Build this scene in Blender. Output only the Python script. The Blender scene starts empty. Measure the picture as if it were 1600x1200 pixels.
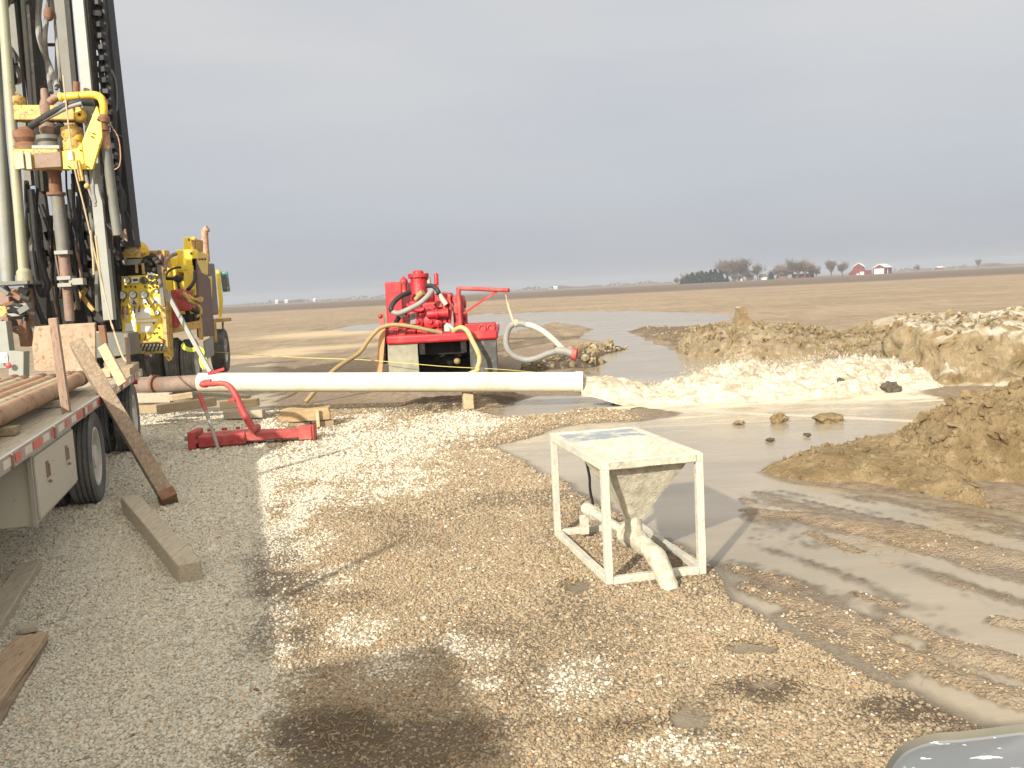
import bpy, bmesh, math, random
import numpy as np
from mathutils import Vector, Matrix, Euler
R = math.radians
random.seed(7)
SC = bpy.context.scene
COL = SC.collection

# ------------------------------------------------------------------ camera
F, CAMH = 1400.0, 2.05
PITCH, ROLL = math.atan(146.6/1400), R(2.95)
fw = Vector((0, math.cos(PITCH), -math.sin(PITCH)))
up0 = Vector((0, math.sin(PITCH), math.cos(PITCH)))
rt = Vector((1,0,0))*math.cos(ROLL) - up0*math.sin(ROLL)
up = Vector((1,0,0))*math.sin(ROLL) + up0*math.cos(ROLL)
cd = bpy.data.cameras.new('camera'); cam = bpy.data.objects.new('camera', cd); COL.objects.link(cam)
cd.sensor_width = 36; cd.lens = 36*F/1600; cd.clip_end = 9000; cd.clip_start = 0.05
m = Matrix((rt, up, -fw)).transposed().to_4x4(); m.translation = Vector((0,0,CAMH)); cam.matrix_world = m
SC.camera = cam

# ------------------------------------------------------------------ light
HAZE = .0004
SUN_EL, SUN_AZ = R(25), R(27)          # light travels towards azimuth +27 deg (right of +Y)
trav = Vector((math.sin(SUN_AZ)*math.cos(SUN_EL), math.cos(SUN_AZ)*math.cos(SUN_EL), -math.sin(SUN_EL)))
sl = bpy.data.lights.new('sun', 'SUN'); sl.energy = 4.0; sl.angle = R(1.2); sl.color = (1, .92, .79)
so = bpy.data.objects.new('sun', sl); COL.objects.link(so)
so.rotation_euler = trav.to_track_quat('-Z', 'Y').to_euler()
W = bpy.data.worlds.new('World'); SC.world = W; W.use_nodes = True
nt = W.node_tree; nt.nodes.clear()
def N(t, **k):
    n = nt.nodes.new(t)
    for a, b in k.items(): setattr(n, a, b)
    return n
sky = N('ShaderNodeTexSky'); sky.sky_type = 'NISHITA'; sky.sun_disc = False
sky.sun_elevation = SUN_EL; sky.sun_rotation = math.pi + SUN_AZ; sky.dust_density = 3; sky.air_density = 1.2
bg1 = N('ShaderNodeBackground'); bg1.inputs[1].default_value = 0.05
nt.links.new(sky.outputs[0], bg1.inputs[0])
tc = N('ShaderNodeTexCoord')
mp = N('ShaderNodeMapping'); mp.inputs['Scale'].default_value = (1, 1, 4.5); nt.links.new(tc.outputs['Generated'], mp.inputs[0])
ns = N('ShaderNodeTexNoise'); ns.inputs['Scale'].default_value = 1.5; ns.inputs['Detail'].default_value = 5; ns.inputs['Roughness'].default_value = .5
nt.links.new(mp.outputs[0], ns.inputs[0])
rp = N('ShaderNodeValToRGB'); rp.color_ramp.elements[0].position = .34; rp.color_ramp.elements[0].color = (.304,.315,.340,1)
rp.color_ramp.elements[1].position = .66; rp.color_ramp.elements[1].color = (.358,.360,.364,1)
nt.links.new(ns.outputs[0], rp.inputs[0])
# elevation tint: bluer and a touch darker towards the horizon
sx = N('ShaderNodeSeparateXYZ'); nt.links.new(tc.outputs['Generated'], sx.inputs[0])
r2 = N('ShaderNodeValToRGB'); r2.color_ramp.elements[0].color = (.72,.74,.795,1); r2.color_ramp.elements[0].position = 0.0
r2.color_ramp.elements[1].color = (1.0,.99,.98,1); r2.color_ramp.elements[1].position = .26; e_ = r2.color_ramp.elements.new(.09); e_.color = (.785,.82,.89,1)
nt.links.new(sx.outputs[2], r2.inputs[0])
mu = N('ShaderNodeMix', data_type='RGBA', blend_type='MULTIPLY'); mu.inputs[0].default_value = 1
nt.links.new(rp.outputs[0], mu.inputs[6]); nt.links.new(r2.outputs[0], mu.inputs[7])
# cloud sheet is brighter around the veiled sun
dp = N('ShaderNodeVectorMath', operation='DOT_PRODUCT'); nt.links.new(tc.outputs['Generated'], dp.inputs[0]); dp.inputs[1].default_value = tuple(-trav)
r3 = N('ShaderNodeMapRange'); nt.links.new(dp.outputs['Value'], r3.inputs[0])
r3.inputs[1].default_value = -0.4; r3.inputs[2].default_value = 1; r3.inputs[3].default_value = 1.0; r3.inputs[4].default_value = 3.8
wf = N('ShaderNodeMapRange'); nt.links.new(dp.outputs['Value'], wf.inputs[0]); wf.inputs[1].default_value = -0.5; wf.inputs[2].default_value = .7
wc = N('ShaderNodeMix', data_type='RGBA', blend_type='MULTIPLY'); nt.links.new(wf.outputs[0], wc.inputs[0]); nt.links.new(mu.outputs[2], wc.inputs[6]); wc.inputs[7].default_value = (1.05,.93,.76,1)
bg2 = N('ShaderNodeBackground'); nt.links.new(wc.outputs[2], bg2.inputs[0]); nt.links.new(r3.outputs[0], bg2.inputs[1])
ms = N('ShaderNodeMixShader'); ms.inputs[0].default_value = .9
nt.links.new(bg1.outputs[0], ms.inputs[1]); nt.links.new(bg2.outputs[0], ms.inputs[2])
wo = N('ShaderNodeOutputWorld'); nt.links.new(ms.outputs[0], wo.inputs[0])
SC.view_settings.view_transform = 'Standard'; SC.view_settings.look = 'None'; SC.view_settings.gamma = 1
SC.view_settings.exposure = 1.0
SC.cycles.volume_max_steps = 32 if hasattr(SC, 'cycles') else 32
SC.cycles.volume_bounces = 0

# ------------------------------------------------------------------ pixel -> place (photo pixels)
def ray(x, y): return fw + rt*((x-800)/F) - up*((y-600)/F)
def U(x, y, D): d = ray(x, y); v = d*(D/d.y); v.z += CAMH; return v
def G(x, y, z=0.0): d = ray(x, y); v = d*((z-CAMH)/d.z); v.z = z; return v
def Z1(x, y, D): return U(x/3.75, y/3.75, D)
def Z1b(x, y, D): return U(x/6, 120+y/6, D)
def Z2(x, y, D): return U(x/3.75, 280+y/3.75, D)
def Z3(x, y, D): return U(160+x/4.617, 340+y/4.617, D)
def Z5(x, y, D): return U(560+x/4, 400+y/4, D)

# ------------------------------------------------------------------ noise
def _h(i, j, s):
    n = (i*374761393 + j*668265263 + s*2147483647) & 0xffffffff
    n = ((n ^ (n >> 13)) * 1274126177) & 0xffffffff
    n = (n ^ (n >> 16)) & 0xffffff
    return n/float(0xffffff)
def vn(x, y, s=0):
    xi = np.floor(x).astype(np.int64); yi = np.floor(y).astype(np.int64)
    fx = x-xi; fy = y-yi; fx = fx*fx*(3-2*fx); fy = fy*fy*(3-2*fy)
    a = _h(xi, yi, s); b = _h(xi+1, yi, s); c = _h(xi, yi+1, s); d = _h(xi+1, yi+1, s)
    return (a*(1-fx)+b*fx)*(1-fy) + (c*(1-fx)+d*fx)*fy
def fbm(x, y, o=4, s=0):
    t = 0; a = .5; n = 0
    for k in range(o):
        t = t + a*vn(x, y, s+k*17); n += a; a *= .5; x = x*2.03+5.1; y = y*2.03+1.7
    return t/n*2-1
def cells(x, y, s=0):
    xi = np.floor(x).astype(np.int64); yi = np.floor(y).astype(np.int64); best = np.full(np.shape(x), 9.0)
    for dx in (-1,0,1):
        for dy in (-1,0,1):
            cx = xi+dx; cy = yi+dy
            d = (cx+_h(cx,cy,s)-x)**2 + (cy+_h(cx,cy,s+5)-y)**2
            best = np.minimum(best, d)
    return np.sqrt(best)
def sstep(a, b, x): t = np.clip((x-a)/(b-a), 0, 1); return t*t*(3-2*t)
def poly_sd(P, x, y):
    """signed distance to polygon, positive inside"""
    P = np.array([(p[0], p[1]) for p in P]); n = len(P); d = np.full(x.shape, 1e9); ins = np.zeros(x.shape, bool)
    for i in range(n):
        ax, ay = P[i]; bx, by = P[(i+1) % n]; ex, ey = bx-ax, by-ay
        t = np.clip(((x-ax)*ex+(y-ay)*ey)/(ex*ex+ey*ey+1e-12), 0, 1)
        d = np.minimum(d, (x-ax-t*ex)**2+(y-ay-t*ey)**2)
        c = ((ay > y) != (by > y)) & (x < (bx-ax)*(y-ay)/((by-ay) if by != ay else 1e-12)+ax)
        ins ^= c
    d = np.sqrt(d); return np.where(ins, d, -d)
def gp(*pts): return [G(px, py) for px, py in pts]
def blob(px, py, rx, ry, x, y, ang=0):
    """1 at the centre of an ellipse given in photo pixels on the ground, 0 at its rim"""
    c = G(px, py); ex = G(px+rx, py)-c; ey = G(px, py-ry)-c
    u = (x-c.x)/abs(ex.x); v = (y-c.y)/abs(ey.y)
    return 1-np.sqrt(u*u+v*v)

# ------------------------------------------------------------------ materials
MATS = {}
class MT:
    def __init__(s, name):
        s.m = bpy.data.materials.new(name); s.m.use_nodes = True; s.t = s.m.node_tree; s.t.nodes.clear()
        s.b = s.n('ShaderNodeBsdfPrincipled'); s.o = s.n('ShaderNodeOutputMaterial'); s.l(s.b.outputs[0], s.o.inputs[0]); MATS[name] = s.m
    def n(s, t, **k):
        n = s.t.nodes.new(t)
        for a, b in k.items(): setattr(n, a, b)
        return n
    def l(s, a, b): s.t.links.new(a, b)
    def noise(s, vec, scale, detail=4, rough=.55, dist=0):
        n = s.n('ShaderNodeTexNoise'); n.inputs['Scale'].default_value = scale; n.inputs['Detail'].default_value = detail
        n.inputs['Roughness'].default_value = rough; n.inputs['Distortion'].default_value = dist; s.l(vec, n.inputs[0]); return n.outputs[0]
    def ramp(s, v, stops):
        r = s.n('ShaderNodeValToRGB'); e = r.color_ramp.elements
        while len(e) < len(stops): e.new(.5)
        for i, (p, c) in enumerate(stops):
            e[i].position = p
            if not hasattr(c, '__len__'): c = (c,c,c)
            e[i].color = tuple(c)[:3]+(1,)
        s.l(v, r.inputs[0]); return r.outputs[0]
    def mix(s, f, a, b, mode='MIX'):
        n = s.n('ShaderNodeMix', data_type='RGBA', blend_type=mode)
        for sock, v in ((0, f), (6, a), (7, b)):
            if isinstance(v, (int, float)): n.inputs[sock].default_value = v if sock == 0 else (v,v,v,1)
            elif isinstance(v, (tuple, list)): n.inputs[sock].default_value = tuple(v)[:3]+(1,)
            else: s.l(v, n.inputs[sock])
        return n.outputs[2]
    def math(s, op, a, b=0.0, clamp=False):
        n = s.n('ShaderNodeMath', operation=op, use_clamp=clamp)
        for i, v in enumerate((a, b)):
            if isinstance(v, (int, float)): n.inputs[i].default_value = v
            else: s.l(v, n.inputs[i])
        return n.outputs[0]
    def mapping(s, vec, scale=(1,1,1), rot=(0,0,0)):
        n = s.n('ShaderNodeMapping'); n.inputs['Scale'].default_value = scale; n.inputs['Rotation'].default_value = rot; s.l(vec, n.inputs[0]); return n.outputs[0]
    def bump(s, h, strength=.3, dist=.02, prev=None):
        n = s.n('ShaderNodeBump'); n.inputs['Strength'].default_value = strength; n.inputs['Distance'].default_value = dist
        s.l(h, n.inputs['Height'])
        if prev is not None: s.l(prev, n.inputs['Normal'])
        return n.outputs[0]
    def fin(s, col=None, rough=None, nrm=None, metal=None, spec=None):
        for nm, v in (('Base Color', col), ('Roughness', rough), ('Normal', nrm), ('Metallic', metal), ('Specular IOR Level', spec)):
            if v is None: continue
            if isinstance(v, (int, float)): s.b.inputs[nm].default_value = v
            elif isinstance(v, tuple): s.b.inputs[nm].default_value = v[:3]+(1,)
            else: s.l(v, s.b.inputs[nm])
        return s.m
    def obj(s): return s.n('ShaderNodeTexCoord').outputs['Object']

DUST = (.30,.25,.17)
def paint(name, col, rough=.45, var=.25, dirt=.35, dirtcol=DUST, rust=0.0, metal=0, scale=3.0, bump=.08, spec=.5):
    """painted / worn surface: tone variation, dust film and rust or mud blotches"""
    s = MT(name); v = s.obj()
    a = s.noise(v, scale, 5, .6); b = s.noise(v, scale*9, 3, .6); c = s.noise(v, scale*.6, 6, .7)
    dark = tuple(x*(1-var) for x in col); lite = tuple(min(1, x*(1+var*.6)+.01) for x in col)
    base = s.mix(a, dark, lite)
    if rust > 0:
        f = s.ramp(s.noise(v, scale*2.2, 8, .75), [(.62-rust*.3, 0), (.70-rust*.3, 1)])
        base = s.mix(f, base, s.mix(b, (.09,.035,.015), (.22,.10,.045)))
    f = s.ramp(c, [(.62-dirt*.35, 0), (.85-dirt*.3, 1)])
    f = s.math('MULTIPLY', f, .75); f2 = s.math('MULTIPLY', b, f); f2 = s.math('MULTIPLY', f2, 1.5, True)
    base = s.mix(f2, base, dirtcol)
    ro = s.mix(f2, rough, .9)
    return s.fin(base, ro, s.bump(b, bump, .01), metal, spec)
def simple(name, col, rough=.6, metal=0, var=.2, scale=8, bump=.1, spec=.5, stretch=(1,1,1)):
    s = MT(name); v = s.mapping(s.obj(), stretch); a = s.noise(v, scale, 5, .65)
    return s.fin(s.mix(a, tuple(x*(1-var) for x in col), tuple(min(1,x*(1+var)) for x in col)), rough, s.bump(a, bump, .01), metal, spec)
def wood(name, c1, c2, axis=1, rough=.85):
    s = MT(name); sc = [14,14,14]; sc[axis] = 1.1
    v = s.mapping(s.obj(), tuple(sc)); a = s.noise(v, 2.2, 6, .7, .4); b = s.noise(s.obj(), 2.5, 4, .6); g = s.noise(v, 7, 3, .6)
    col = s.mix(s.ramp(a, [(.3,0),(.7,1)]), c1, c2); col = s.mix(s.ramp(g, [(.30,1),(.42,0)]), col, tuple(x*.45 for x in c1))
    col = s.mix(s.ramp(b, [(.55,0),(.75,.6)]), col, DUST)
    return s.fin(col, rough, s.bump(a, .5, .01))

paint('white_pipe', (.58,.555,.45), .45, .08, .45, (.34,.29,.18), 0, scale=1.3)
paint('red_paint', (.37,.006,.014), .5, .35, .28, (.30,.16,.11), 0, scale=3)
paint('red_faded', (.34,.035,.035), .6, .3, .35, (.33,.20,.14), .1, scale=6)
paint('yellow_paint', (.68,.43,.03), .45, .12, .25, (.36,.25,.12), .15, scale=4)
paint('yellow_bright', (.74,.56,.04), .45, .10, .22, (.40,.33,.18), .05, scale=4)
paint('yellow_worn', (.52,.34,.08), .6, .25, .5, (.28,.22,.13), .35, scale=6)
paint('mast_grey', (.115,.12,.108), .6, .25, .45, (.22,.19,.13), .1, scale=4)
paint('mast_light', (.215,.225,.205), .5, .15, .3, (.28,.24,.17), .05, scale=4)
paint('mast_dark', (.028,.029,.027), .65, .4, .3, (.06,.05,.04), .15, scale=5, spec=.2)  # greasy black; shade inside the mast is put into the colour too
paint('cream_pole', (.27,.27,.185), .5, .15, .3, (.30,.26,.17), .05, scale=3)
paint('rust', (.17,.085,.05), .85, .4, .4, (.26,.18,.12), .5, scale=8, bump=.3)
paint('brown_steel', (.20,.13,.10), .7, .3, .4, (.27,.22,.16), .3, scale=5)
paint('rusty_pipe', (.33,.20,.11), .65, .3, .45, (.40,.31,.19), .25, scale=3, bump=.2)
paint('pale_pipe', (.42,.36,.25), .6, .25, .4, (.30,.20,.11), .2, scale=3, bump=.15)
paint('casing_rust', (.15,.11,.09), .8, .4, .55, (.27,.21,.16), .35, scale=4, bump=.3)
paint('trailer_grey', (.30,.28,.24), .6, .15, .35, (.25,.21,.15), .08, scale=4)
paint('box_grey', (.40,.38,.31), .5, .08, .2, (.28,.24,.17), .02, scale=3)
paint('frame_black', (.012,.012,.012), .8, .4, .2, (.05,.04,.03), .1, scale=4, spec=.15)  # black of frames, taken darker to hold the mast's inner shade in colour
paint('plate_tan', (.27,.20,.13), .85, .3, .55, (.36,.33,.25), .3, scale=5)
paint('engine_brown', (.13,.085,.075), .75, .25, .35, (.22,.17,.12), .2, scale=4)
paint('muffler_grey', (.17,.15,.14), .7, .3, .4, (.2,.16,.13), .3, scale=4)
paint('exhaust_tan', (.38,.22,.14), .6, .25, .3, (.3,.22,.15), .3, scale=6)
paint('tyre', (.055,.058,.062), .85, .25, .7, (.19,.18,.155), 0, scale=5, bump=.2)
paint('rim_white', (.50,.49,.44), .5, .15, .4, (.26,.22,.15), .12, scale=5)
paint('hose_black', (.016,.016,.018), .5, .3, .25, (.09,.08,.065), 0, scale=7, spec=.3)
paint('hose_grey', (.20,.20,.19), .6, .3, .4, (.26,.24,.19), 0, scale=7)
paint('hose_white', (.40,.385,.33), .6, .12, .3, (.36,.32,.24), 0, scale=7)
paint('hose_yellow', (.46,.34,.14), .6, .15, .25, (.36,.28,.15), 0, scale=6)
paint('hose_tan', (.27,.19,.08), .6, .2, .35, (.30,.24,.15), 0, scale=6)
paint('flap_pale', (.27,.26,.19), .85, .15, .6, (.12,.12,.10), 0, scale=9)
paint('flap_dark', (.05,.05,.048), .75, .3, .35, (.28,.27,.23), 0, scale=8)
paint('tread_dark', (.018,.018,.018), .8, .4, .2, (.08,.07,.05), 0, scale=5)
simple('gauge_face', (.72,.74,.72), .25, 0, .08)
simple('gauge_dark', (.05,.055,.05), .3, 0, .3)
simple('white_plate', (.72,.70,.62), .5, 0, .06)
simple('black', (.012,.012,.012), .6, 0, .2)
simple('steel', (.42,.42,.40), .35, .7, .2)
simple('dusty_rim', (.125,.12,.092), .4, 0, .2, 5)
simple('far_pale', (.34,.34,.34), .8, 0, .05)
simple('mirror_green', (.05,.22,.18), .3, 0, .15)
simple('mirror_glass', (.6,.62,.62), .08, .9, .05)
simple('reflect_red', (.50,.06,.06), .4, 0, .2)
simple('reflect_white', (.56,.50,.44), .4, 0, .1)
simple('strap_yellow', (.55,.62,.08), .6, 0, .15)
simple('rope_yellow', (.52,.46,.12), .8, 0, .2)
simple('rope_tan', (.38,.30,.19), .9, 0, .3, 20)
simple('orange_wood', (.46,.22,.10), .8, 0, .2)
simple('shrub_green', (.055,.06,.05), .9, 0, .3)
simple('evergreen', (.020,.034,.030), .95, 0, .35, 2)
simple('bare_twig', (.115,.095,.08), .95, 0, .3, .5)
simple('bare_twig_brown', (.135,.10,.075), .95, 0, .3, .5)
simple('bark', (.09,.075,.062), .95, 0, .3)
simple('barn_red', (.13,.030,.028), .8, 0, .15, .6)
simple('barn_roof', (.60,.60,.60), .5, 0, .06, .4)
simple('house_white', (.44,.44,.43), .7, 0, .05)
simple('straw', (.25,.185,.095), .9, 0, .35, 3)
wood('timber_grey', (.27,.23,.17), (.40,.35,.26)); wood('timber_tan', (.22,.165,.10), (.35,.27,.17)); wood('timber_red', (.13,.09,.06), (.29,.225,.155))
wood('timber_pale', (.36,.27,.16), (.50,.40,.255), 0); wood('plank_orange', (.27,.185,.11), (.40,.31,.20)); wood('stake_wood', (.20,.13,.095), (.32,.23,.17), 2)
wood('bark_wood', (.24,.16,.08), (.40,.29,.15), 0)

# mud-caked white paint for the hopper
s = MT('hopper_paint'); v = s.obj(); a = s.noise(v, 4, 6, .7); b = s.noise(v, 30, 5, .7)
col = s.mix(s.ramp(a, [(.38,0),(.60,1)]), (.36,.37,.34), (.50,.475,.375)); col = s.mix(s.ramp(b, [(.34,1),(.47,0)]), col, (.34,.30,.21)); col = s.mix(s.ramp(s.noise(v, 9, 6, .8), [(.60,0),(.68,.6)]), col, (.22,.20,.155))
s.fin(col, .75, s.bump(b, .4, .01))
s = MT('hopper_mud'); v = s.obj(); a = s.noise(v, 16, 6, .75); b = s.noise(v, 45, 5, .7)
col = s.mix(s.ramp(a, [(.35,0),(.65,1)]), (.30,.275,.21), (.52,.49,.39))
s.fin(col, .9, s.bump(b, .7, .010, s.bump(a, .7, .018)))
s = MT('hopper_wet'); v = s.obj(); a = s.noise(v, 7, 5, .6)
s.fin(s.mix(s.ramp(a, [(.50,0),(.64,1)]), (.24,.265,.275), (.48,.46,.38)), s.ramp(a, [(.45,.12),(.6,.7)]), s.bump(a, .1, .01))
# mud-spattered metal lid
s = MT('lid_metal'); v = s.obj(); a = s.noise(s.mapping(v, (1,2.2,1)), 13, 3, .5); b = s.noise(v, 3, 4, .6)
col = s.mix(b, (.12,.135,.15), (.18,.185,.19)); col = s.mix(s.ramp(a, [(.66,0),(.68,1)]), col, (.62,.64,.64))
s.fin(col, .3, s.bump(a, .05, .01))

# dirt of the spoil heaps
def dirtmat(name, c1, c2, c3, crust=None):
    s = MT(name); v = s.obj(); a = s.noise(v, 1.3, 6, .65); b = s.noise(v, 7, 6, .7); g = s.noise(v, 38, 4, .7)
    col = s.mix(s.ramp(a, [(.36,0),(.64,1)]), c1, c2); col = s.mix(s.ramp(b, [(.52,0),(.70,.8)]), col, c3)
    col = s.mix(s.ramp(g, [(.25,.7),(.42,0)]), col, tuple(x*.4 for x in c1))
    if crust:
        geo = s.n('ShaderNodeNewGeometry'); sp = s.n('ShaderNodeSeparateXYZ'); s.l(geo.outputs['Normal'], sp.inputs[0])
        f = s.math('MULTIPLY', s.ramp(sp.outputs[2], [(.72,0),(.92,1)]), s.ramp(a, [(.36,0),(.50,1)]))
        col = s.mix(f, col, crust)
    vo = s.n('ShaderNodeTexVoronoi'); vo.inputs['Scale'].default_value = 9; s.l(v, vo.inputs['Vector'])
    n0 = s.bump(vo.outputs['Distance'], -.6, .04); n1 = s.bump(b, 1.0, .07, n0); n2 = s.bump(g, .9, .02, n1)
    s.fin(col, .95, n2, spec=.25)
dirtmat('dirt_brown', (.155,.112,.055), (.25,.19,.105), (.33,.26,.16))
dirtmat('dirt_ochre', (.15,.105,.048), (.225,.168,.088), (.29,.23,.14), (.34,.30,.22))
dirtmat('dirt_pale', (.18,.13,.065), (.27,.215,.13), (.36,.32,.235), (.44,.41,.33))
dirtmat('dirt_dark', (.065,.048,.033), (.11,.083,.055), (.34,.31,.25))
dirtmat('stone_dark', (.075,.06,.045), (.12,.10,.075), (.15,.12,.09))

# ------------------------------------------------------------------ building helpers
def tag(o, label=None, cat=None, group=None, kind=None):
    for k, v in (('label', label), ('category', cat), ('group', group), ('kind', kind)):
        if v: o[k] = v
    return o
def thing(name, label, cat, loc=(0,0,0), rz=0, group=None):
    o = bpy.data.objects.new(name, None); COL.objects.link(o); o.location = loc; o.rotation_euler = (0,0,rz); o.empty_display_size = .2
    return tag(o, label, cat, group)
def wm(o):
    m = Matrix.Translation(o.location) @ o.rotation_euler.to_matrix().to_4x4()
    return wm(o.parent) @ m if o.parent else m
def V(*a): return Vector(a)
def smooth_path(P, n=8):
    P = [Vector(p) for p in P]
    if len(P) < 3: return P
    out = []
    Q = [P[0]*2-P[1]] + P + [P[-1]*2-P[-2]]
    for i in range(1, len(Q)-2):
        a, b, c, d = Q[i-1:i+3]
        for k in range(n):
            t = k/n; out.append(.5*((2*b)+(c-a)*t+(2*a-5*b+4*c-d)*t*t+(3*b-a-3*c+d)*t*t*t))
    out.append(P[-1]); return out
class MB:
    def __init__(s): s.b = bmesh.new()
    def box(s, c, d, rz=0, rx=0, ry=0, M=None):
        r = bmesh.ops.create_cube(s.b, size=1)['verts']
        m = Matrix.Translation(Vector(c)) @ (Euler((rx,ry,rz)).to_matrix() if M is None else M).to_4x4() @ Matrix.Diagonal((d[0],d[1],d[2],1))
        bmesh.ops.transform(s.b, matrix=m, verts=r); return s
    def beam(s, p, q, w, h=None, upv=(0,0,1)):
        """rectangular bar from p to q"""
        p, q = Vector(p), Vector(q); h = h or w; d = q-p; L = d.length; z = d.normalized()
        u = Vector(upv); x = u.cross(z)
        if x.length < 1e-3: x = Vector((1,0,0)).cross(z) if abs(z.x) < .9 else Vector((0,1,0)).cross(z)
        x.normalize(); y = z.cross(x)
        return s.box((p+q)/2, (w, h, L), M=Matrix((x, y, z)).transposed())
    def tube(s, P, r, seg=10, smooth=0, caps=True, hollow=False):
        P = smooth_path(P, smooth) if smooth else [Vector(p) for p in P]
        n = len(P); rr = r if hasattr(r, '__len__') else [r]*n
        if len(rr) != n: rr = list(np.interp(np.linspace(0,1,n), np.linspace(0,1,len(rr)), rr))
        rings = []; prev = None
        for i in range(n):
            t = (P[min(i+1,n-1)]-P[max(i-1,0)]).normalized()
            if prev is None:
                x = t.orthogonal().normalized()
            else:
                x = prev - t*prev.dot(t); x = x.normalized() if x.length > 1e-6 else t.orthogonal().normalized()
            prev = x; y = t.cross(x)
            rings.append([s.b.verts.new(P[i]+(x*math.cos(2*math.pi*k/seg)+y*math.sin(2*math.pi*k/seg))*rr[i]) for k in range(seg)])
        for i in range(n-1):
            for k in range(seg):
                s.b.faces.new((rings[i][k], rings[i][(k+1)%seg], rings[i+1][(k+1)%seg], rings[i+1][k]))
        if caps: s.b.faces.new(rings[0][::-1]); s.b.faces.new(rings[-1])
        return s
    def cyl(s, p, q, r, r2=None, seg=16): return s.tube([p, q], [r, r if r2 is None else r2], seg)
    def lathe(s, o, ax, prof, seg=24):
        """prof: (radius, height along ax) pairs"""
        o = Vector(o); ax = Vector(ax).normalized(); x = ax.orthogonal().normalized(); y = ax.cross(x); prev = None
        for (r, h) in prof:
            if r < 1e-5: ring = [s.b.verts.new(o+ax*h)]*seg
            else: ring = [s.b.verts.new(o+ax*h+(x*math.cos(2*math.pi*k/seg)+y*math.sin(2*math.pi*k/seg))*r) for k in range(seg)]
            if prev:
                for k in range(seg):
                    f = []
                    for vv in (prev[k], prev[(k+1)%seg], ring[(k+1)%seg], ring[k]):
                        if vv not in f: f.append(vv)
                    if len(f) > 2: s.b.faces.new(f)
            prev = ring
        return s
    def sphere(s, c, r, sc=(1,1,1), seg=14, M=None):
        v = bmesh.ops.create_uvsphere(s.b, u_segments=seg, v_segments=max(6, seg*2//3), radius=r)['verts']
        bmesh.ops.transform(s.b, matrix=Matrix.Translation(Vector(c)) @ (M.to_4x4() if M else Matrix.Identity(4)) @ Matrix.Diagonal((sc[0],sc[1],sc[2],1)), verts=v); return s
    def prism(s, P, ext):
        """polygon of 3-D points pushed out by the vector ext"""
        a = [s.b.verts.new(Vector(p)) for p in P]; c = [s.b.verts.new(Vector(p)+Vector(ext)) for p in P]
        s.b.faces.new(a[::-1]); s.b.faces.new(c); n = len(P)
        for i in range(n): s.b.faces.new((a[i], a[(i+1)%n], c[(i+1)%n], c[i]))
        return s
    def quad(s, *P): s.b.faces.new([s.b.verts.new(Vector(p)) for p in P]); return s
    def rough(s, amp, scale, seed=0, cuts=0):
        if cuts: bmesh.ops.subdivide_edges(s.b, edges=s.b.edges[:], cuts=cuts, use_grid_fill=True)
        from mathutils import noise
        for v in s.b.verts:
            p = v.co*scale+Vector((seed*3.7, seed*1.3, seed)); v.co += noise.noise_vector(p)*amp
        return s
    def build(s, name, mat, parent=None, world=False, bevel=0, flat=False, ang=35, origin=None):
        bmesh.ops.recalc_face_normals(s.b, faces=s.b.faces[:])
        me = bpy.data.meshes.new(name)
        if world and parent: bmesh.ops.transform(s.b, matrix=wm(parent).inverted(), verts=s.b.verts[:])
        loc = Vector((0,0,0))
        if parent is None:
            co = [v.co for v in s.b.verts]
            loc = Vector(origin) if origin else Vector(((min(c.x for c in co)+max(c.x for c in co))/2, (min(c.y for c in co)+max(c.y for c in co))/2, min(c.z for c in co)))
            bmesh.ops.translate(s.b, vec=-loc, verts=s.b.verts[:])
        if not flat:
            for f in s.b.faces: f.smooth = True
        s.b.to_mesh(me); s.b.free()
        if not flat: me.set_sharp_from_angle(angle=R(ang))
        me.materials.append(MATS[mat]); o = bpy.data.objects.new(name, me); COL.objects.link(o); o.parent = parent; o.location = loc
        if bevel:
            b = o.modifiers.new('bevel', 'BEVEL'); b.width = bevel; b.segments = 2; b.limit_method = 'ANGLE'; b.angle_limit = R(40)
        return o
def grid_obj(name, X, Y, Z, mat, attrs=None, smooth=True, trim=None):
    """mesh from 2-D arrays"""
    n, mm = X.shape; co = np.stack([X,Y,Z], -1).reshape(-1,3)
    idx = np.arange(n*mm).reshape(n,mm)
    q = np.stack([idx[:-1,:-1], idx[:-1,1:], idx[1:,1:], idx[1:,:-1]], -1).reshape(-1,4)
    if trim is not None:
        keep = trim.reshape(-1)[q].any(1); q = q[keep]
        used = np.unique(q); re = np.zeros(n*mm, int); re[used] = np.arange(len(used)); co = co[used]; q = re[q]
    else: used = None
    loc = co.mean(0); loc[2] = 0; co = co-loc
    me = bpy.data.meshes.new(name); me.vertices.add(len(co)); me.vertices.foreach_set('co', co.ravel().astype(np.float32))
    me.loops.add(q.size); me.loops.foreach_set('vertex_index', q.ravel().astype(np.int32))
    me.polygons.add(len(q)); me.polygons.foreach_set('loop_start', np.arange(0, q.size, 4, dtype=np.int32))
    me.polygons.foreach_set('loop_total', np.full(len(q), 4, np.int32))
    me.polygons.foreach_set('use_smooth', np.full(len(q), smooth))
    me.update(calc_edges=True)
    for k, a in (attrs or {}).items():
        at = me.attributes.new(k, 'FLOAT_COLOR', 'POINT'); a = a.reshape(-1,4)
        if used is not None: a = a[used]
        at.data.foreach_set('color', a.ravel().astype(np.float32))
    me.materials.append(MATS[mat]); o = bpy.data.objects.new(name, me); COL.objects.link(o); o.location = loc; return o
def copy_tree(o, parent=None):
    c = o.copy(); COL.objects.link(c); c.parent = parent
    for ch in [x for x in bpy.data.objects if x.parent == o]: copy_tree(ch, c)
    return c
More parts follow.
